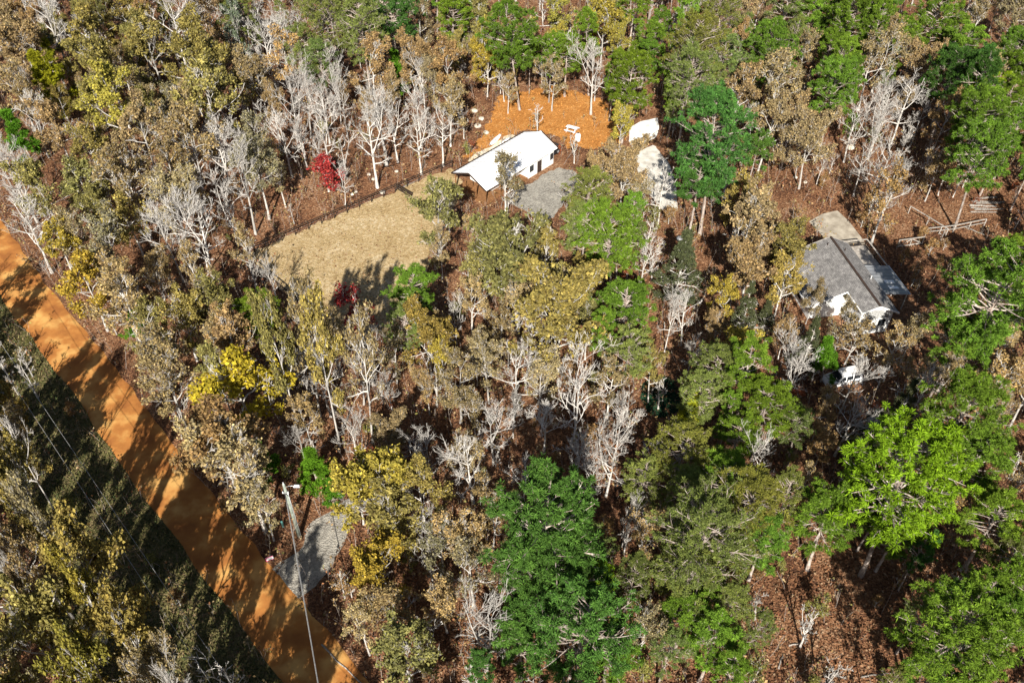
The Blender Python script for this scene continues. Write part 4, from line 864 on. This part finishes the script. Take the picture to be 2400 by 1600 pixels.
# ------------------------------------------------------------------ saplings, shrubs, stones, logs
def on_ground_open(x, y, r=0.4):
    for pl_ in (road_poly, wh_poly, gh_poly, pad_poly, drive_poly, slab_poly, lawn_poly, apron_poly, patio_poly):
        if polydist(x, y, pl_) < r: return False
    return True
def small_plant(fam, name, look, cat, colr, n, hrange, seed, keep):
    g3 = np.random.default_rng(seed); c = 0; t_ = 0
    while c < n and t_ < n * 30:
        t_ += 1; y = 30 + 140 * g3.random() ** 1.1; half = 46 + (y - 30) * 0.46; x = g3.uniform(-half, half)
        u, v, _ = proj((x, y, 0))
        if not keep(u, v, g3) or not on_ground_open(x, y): continue
        tm, cm, pH, pW = PROTO[fam][g3.integers(len(PROTO[fam]))]; H = g3.uniform(*hrange); lab = f'{look} {zone(x, y)}'
        o = thing(name, lab, cat, (x, y, hz(x, y) - 0.03), 0, lab); o.rotation_euler = (g3.normal(0, 0.06), g3.normal(0, 0.06), g3.uniform(0, 6.28)); k = H / pH; w = k * g3.uniform(0.8, 1.25); o.scale = (w, w, k)
        link('trunk', tm, o); cc = link('crown', cm, o); j = g3.normal(0, 0.2); cc.color = (*(max(0.004, q * (1 + j)) for q in colr), 1); c += 1
def keep_sap(u, v, g):
    if inpoly(np.array([u]), np.array([v]), OPEN[5])[0]: return g.random() < 0.15
    if inpoly(np.array([u]), np.array([v]), OPEN[6])[0] or inpoly(np.array([u]), np.array([v]), OPEN[4])[0]: return g.random() < 0.1
    if 860 < u < 1120 and 260 < v < 420: return True
    return g.random() < 0.7 and not (u < 650 and v > 1000 and g.random() < 0.7)
small_plant('sapling', 'bare_sapling', 'slender leafless sapling', 'sapling', (0.3, 0.3, 0.3), 270, (2.5, 7.0), 31, keep_sap)
small_plant('leafsap', 'leafy_shrub', 'tan-leaved shrub', 'shrub', (0.30, 0.19, 0.085), 140, (1.2, 3.4), 32, lambda u, v, g: not (1100 < u < 1450 and 240 < v < 330) and g.random() < 0.8)
small_plant('leafsap', 'leafy_shrub', 'olive-leaved shrub', 'shrub', (0.20, 0.20, 0.06), 110, (1.2, 3.4), 33, lambda u, v, g: not (1100 < u < 1450 and 240 < v < 330))
small_plant('leafsap', 'leafy_shrub', 'russet-leaved shrub', 'shrub', (0.26, 0.085, 0.04), 60, (1.0, 2.6), 34, lambda u, v, g: True)
import bmesh
def stone(px, r, label, g=np.random.default_rng(5)):
    p = P(*px); bm = bmesh.new(); bmesh.ops.create_icosphere(bm, subdivisions=2, radius=r)
    a = g.normal(size=(3, 3)) * 1.6 / r
    for v in bm.verts:
        k = 1 + 0.13 * sum(math.sin(float(np.dot(q, v.co)) + i) for i, q in enumerate(a)); v.co = v.co * k; v.co.z *= 0.6
    me = bpy.data.meshes.new('boulder'); bm.to_mesh(me); bm.free(); me.materials.append(M['stone'])
    o = link('boulder', me, None, (p[0], p[1], hz(p[0], p[1]) + r * 0.22)); tag(o, label, 'rock', label)
for px in ((1112, 262), (1128, 280), (1120, 296), (1140, 312)): stone(px, rng.uniform(0.4, 0.75), 'pale boulder on the bank behind the white-roofed house')
for px in ((876, 424), (834, 452), (826, 458), (896, 452), (930, 405), (866, 414)): stone(px, rng.uniform(0.25, 0.45), 'pale stone on the leafy slope above the lawn fence')
for px in ((1985, 342), (1992, 350)): stone(px, rng.uniform(0.5, 0.7), 'pale boulder among bare trees beyond the pale driveway')
for px in ((1862, 420), (1885, 432)): stone(px, rng.uniform(0.3, 0.5), 'pale stone on the track leading to the parking slab')
def log(a, b, r, label, group=None):
    p, q = P(*a), P(*b); base = p.copy(); z0, z1 = hz(p[0], p[1]) + r * 0.8, hz(q[0], q[1]) + r * 0.7
    m = MB(); n = 6; pts = []
    for i in range(n):
        t = i / (n - 1); w = (p + (q - p) * t) - base; pts.append((w[0] + rng.normal(0, 0.05), w[1] + rng.normal(0, 0.05) , z0 + (z1 - z0) * t))
    m.tube(pts, [r * (1 - 0.35 * i / (n - 1)) for i in range(n)], 8); o = m.build('fallen_log', M['log'], None, smooth=True); o.location = (base[0], base[1], 0); tag(o, label, 'log', group)
for i in range(7):
    v = 468 + i * 5; log((2276 + rng.uniform(-8, 10), v), (2340 + rng.uniform(-8, 14), v + rng.uniform(-4, 7)), rng.uniform(0.1, 0.2), 'grey log in the heap behind the weathered rail fence', 'logs heaped behind the weathered fence')
log((2258, 532), (2308, 552), 0.12, 'lone curved grey log on shaded leaves inside the weathered fence')
for a, b, lab in (((1845, 1515), (1872, 1512), 'short pale dead branch lying on the leafy clearing'), ((1822, 1570), (1833, 1535), 'pale stick lying at the near edge of leafy clearing'), ((2015, 1590), (2085, 1582), 'pale log lying under pines by the leafy clearing'), ((945, 440), (990, 418), 'thin fallen trunk on slope above the lawn fence'), ((755, 1510), (850, 1605), 'thin fallen trunk lying along the road bank')):
    log(a, b, 0.09, lab)

# ------------------------------------------------------------------ loose cover nobody could count
g4 = np.random.default_rng(77)
def scatter_xy(n, ypow=1.0):
    y = 28 + 160 * g4.random(n) ** ypow; half = 50 + (y - 30) * 0.5; return g4.uniform(-1, 1, n) * half, y
def mask_out(x, y, polys):
    m_ = np.ones(len(x), bool)
    for pl_ in polys: m_ &= ~inpoly(x, y, pl_)
    return m_
built = (road_poly, wh_poly, gh_poly, pad_poly, drive_poly, slab_poly, apron_poly, patio_poly, bank_poly)
x, y = scatter_xy(230000, 1.25); ok = mask_out(x, y, built) & (~inpoly(x, y, lawn_poly) | (g4.random(len(x)) < 0.12)); x, y = x[ok], y[ok]; n = len(x)
pal = np.array([(0.23, 0.115, 0.058), (0.16, 0.070, 0.036), (0.27, 0.15, 0.08), (0.085, 0.04, 0.024), (0.30, 0.20, 0.12), (0.19, 0.085, 0.038)]); colr = pal[g4.integers(0, len(pal), n)] * g4.uniform(0.5, 1.25, (n, 1))
st = inpoly(x, y, straw_poly); colr[st] = np.array((0.42, 0.19, 0.05)) * g4.uniform(0.6, 1.25, (st.sum(), 1))
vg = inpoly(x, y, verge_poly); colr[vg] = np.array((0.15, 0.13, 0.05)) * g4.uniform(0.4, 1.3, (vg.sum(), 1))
v, f = leaf_quads(g4, np.c_[x, y, hzv(x, y) + 0.05 + 0.09 * g4.random(n)], 0.22, 0.45)
tag(link('leaf_litter', mesh_np('leaf_litter', [(v, f, 0, colr)], [M['scatter']])), 'brown and tan fallen leaves covering the woodland floor', 'leaves', kind='stuff')
# twiggy undergrowth
x, y = scatter_xy(9000, 1.0); u = np.array([proj((a, b, 0))[:2] for a, b in zip(x, y)])
ok = mask_out(x, y, built + (lawn_poly, hollow_poly)) & ~(inpoly(u[:, 0], u[:, 1], OPEN[4]) & (g4.random(len(x)) < 0.9)) & ~(inpoly(u[:, 0], u[:, 1], OPEN[5]) & (g4.random(len(x)) < 0.75)) & ~(inpoly(x, y, straw_poly) & (g4.random(len(x)) < 0.85)) & ~(inpoly(x, y, verge_poly) & (g4.random(len(x)) < 0.6)); x, y = x[ok], y[ok]; n = len(x)
d = unit(np.c_[g4.normal(0, 0.14, n), g4.normal(0, 0.14, n), np.ones(n)]); h = g4.uniform(1.0, 4.8, n) * np.where(g4.random(n) < 0.5, 0.6, 1.0)
b0 = march(g4, np.c_[x, y, hzv(x, y) - 0.05], d, h, 5, 0.08, 0.0); r0 = np.linspace(1, 0.4, 5)[None] * g4.uniform(0.016, 0.034, n)[:, None]
b1, r1 = spawn(g4, b0, r0, 4, 0.3, 0.95, 25, 55, 0.4, 3, 0.15, 0.05, 0.7, 0.5, 0.011)
tip = np.concatenate([b1[:, -1], b1[:, 1]]); tip = tip[g4.random(len(tip)) < 0.5]; tip = np.repeat(tip, 2, 0)
lv, lf = leaf_quads(g4, tip, 0.24, 0.4, 0.16); pal2 = np.array([(0.30, 0.20, 0.09), (0.24, 0.11, 0.05), (0.22, 0.20, 0.06), (0.34, 0.25, 0.13), (0.18, 0.07, 0.035)]); lc = pal2[g4.integers(0, 5, len(tip))] * g4.uniform(0.6, 1.3, (len(tip), 1))
wc = np.array((0.33, 0.28, 0.24)); t0 = tubes_np(b0, r0, 4); t1 = tubes_np(b1, r1, 3)
def wood_col(f): return wc * g4.uniform(0.55, 1.25, (len(f), 1))
tag(link('undergrowth', mesh_np('undergrowth', [t0 + (0, wood_col(t0[1])), t1 + (0, wood_col(t1[1])), (lv, lf, 0, lc)], [M['scatter']])), 'thin twiggy undergrowth with scattered dry leaves on woodland floor', 'undergrowth', kind='stuff')
# grass on the verge, the lawn and the green hollow
def blades(name, polys, n, colrs, hgt, label, wdt=0.05):
    xs = []; ys = []
    for pl_, k in polys:
        a = np.array(pl_); lo, hi = a.min(0), a.max(0); lo = np.maximum(lo, (-95, 25)); hi = np.minimum(hi, (95, 180)); px_ = g4.uniform(lo[0], hi[0], k); py_ = g4.uniform(lo[1], hi[1], k); ok = inpoly(px_, py_, pl_) & ~inpoly(px_, py_, road_poly); xs.append(px_[ok]); ys.append(py_[ok])
    x = np.concatenate(xs); y = np.concatenate(ys); n = len(x); c = np.c_[x, y, np.full(n, 0.01)]; w = unit(np.c_[g4.normal(size=(n, 2)), np.zeros(n)]) * wdt; t = np.c_[g4.normal(0, 0.35, (n, 2)), np.ones(n)] * (hgt * g4.uniform(0.4, 1.2, (n, 1)))
    V = np.stack([c - w, c + w, c + t], 1).reshape(-1, 3); F = np.arange(n * 3).reshape(n, 3); pal = np.array(colrs); C = pal[g4.integers(0, len(pal), n)] * g4.uniform(0.6, 1.3, (n, 1))
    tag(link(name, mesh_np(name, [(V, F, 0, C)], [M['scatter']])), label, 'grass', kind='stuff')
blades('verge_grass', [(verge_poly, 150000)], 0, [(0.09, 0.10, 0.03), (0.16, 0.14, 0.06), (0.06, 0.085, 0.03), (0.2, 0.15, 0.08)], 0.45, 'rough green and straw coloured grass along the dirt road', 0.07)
blades('lawn_grass', [(lawn_poly, 60000)], 0, [(0.38, 0.28, 0.15), (0.30, 0.21, 0.10), (0.45, 0.36, 0.22), (0.24, 0.2, 0.09)], 0.10, 'short dry tan grass of the fenced lawn', 0.05)
blades('hollow_grass', [(hollow_poly, 6000)], 0, [(0.02, 0.06, 0.03), (0.03, 0.08, 0.035)], 0.15, 'dark green grass in the shaded hollow', 0.05)
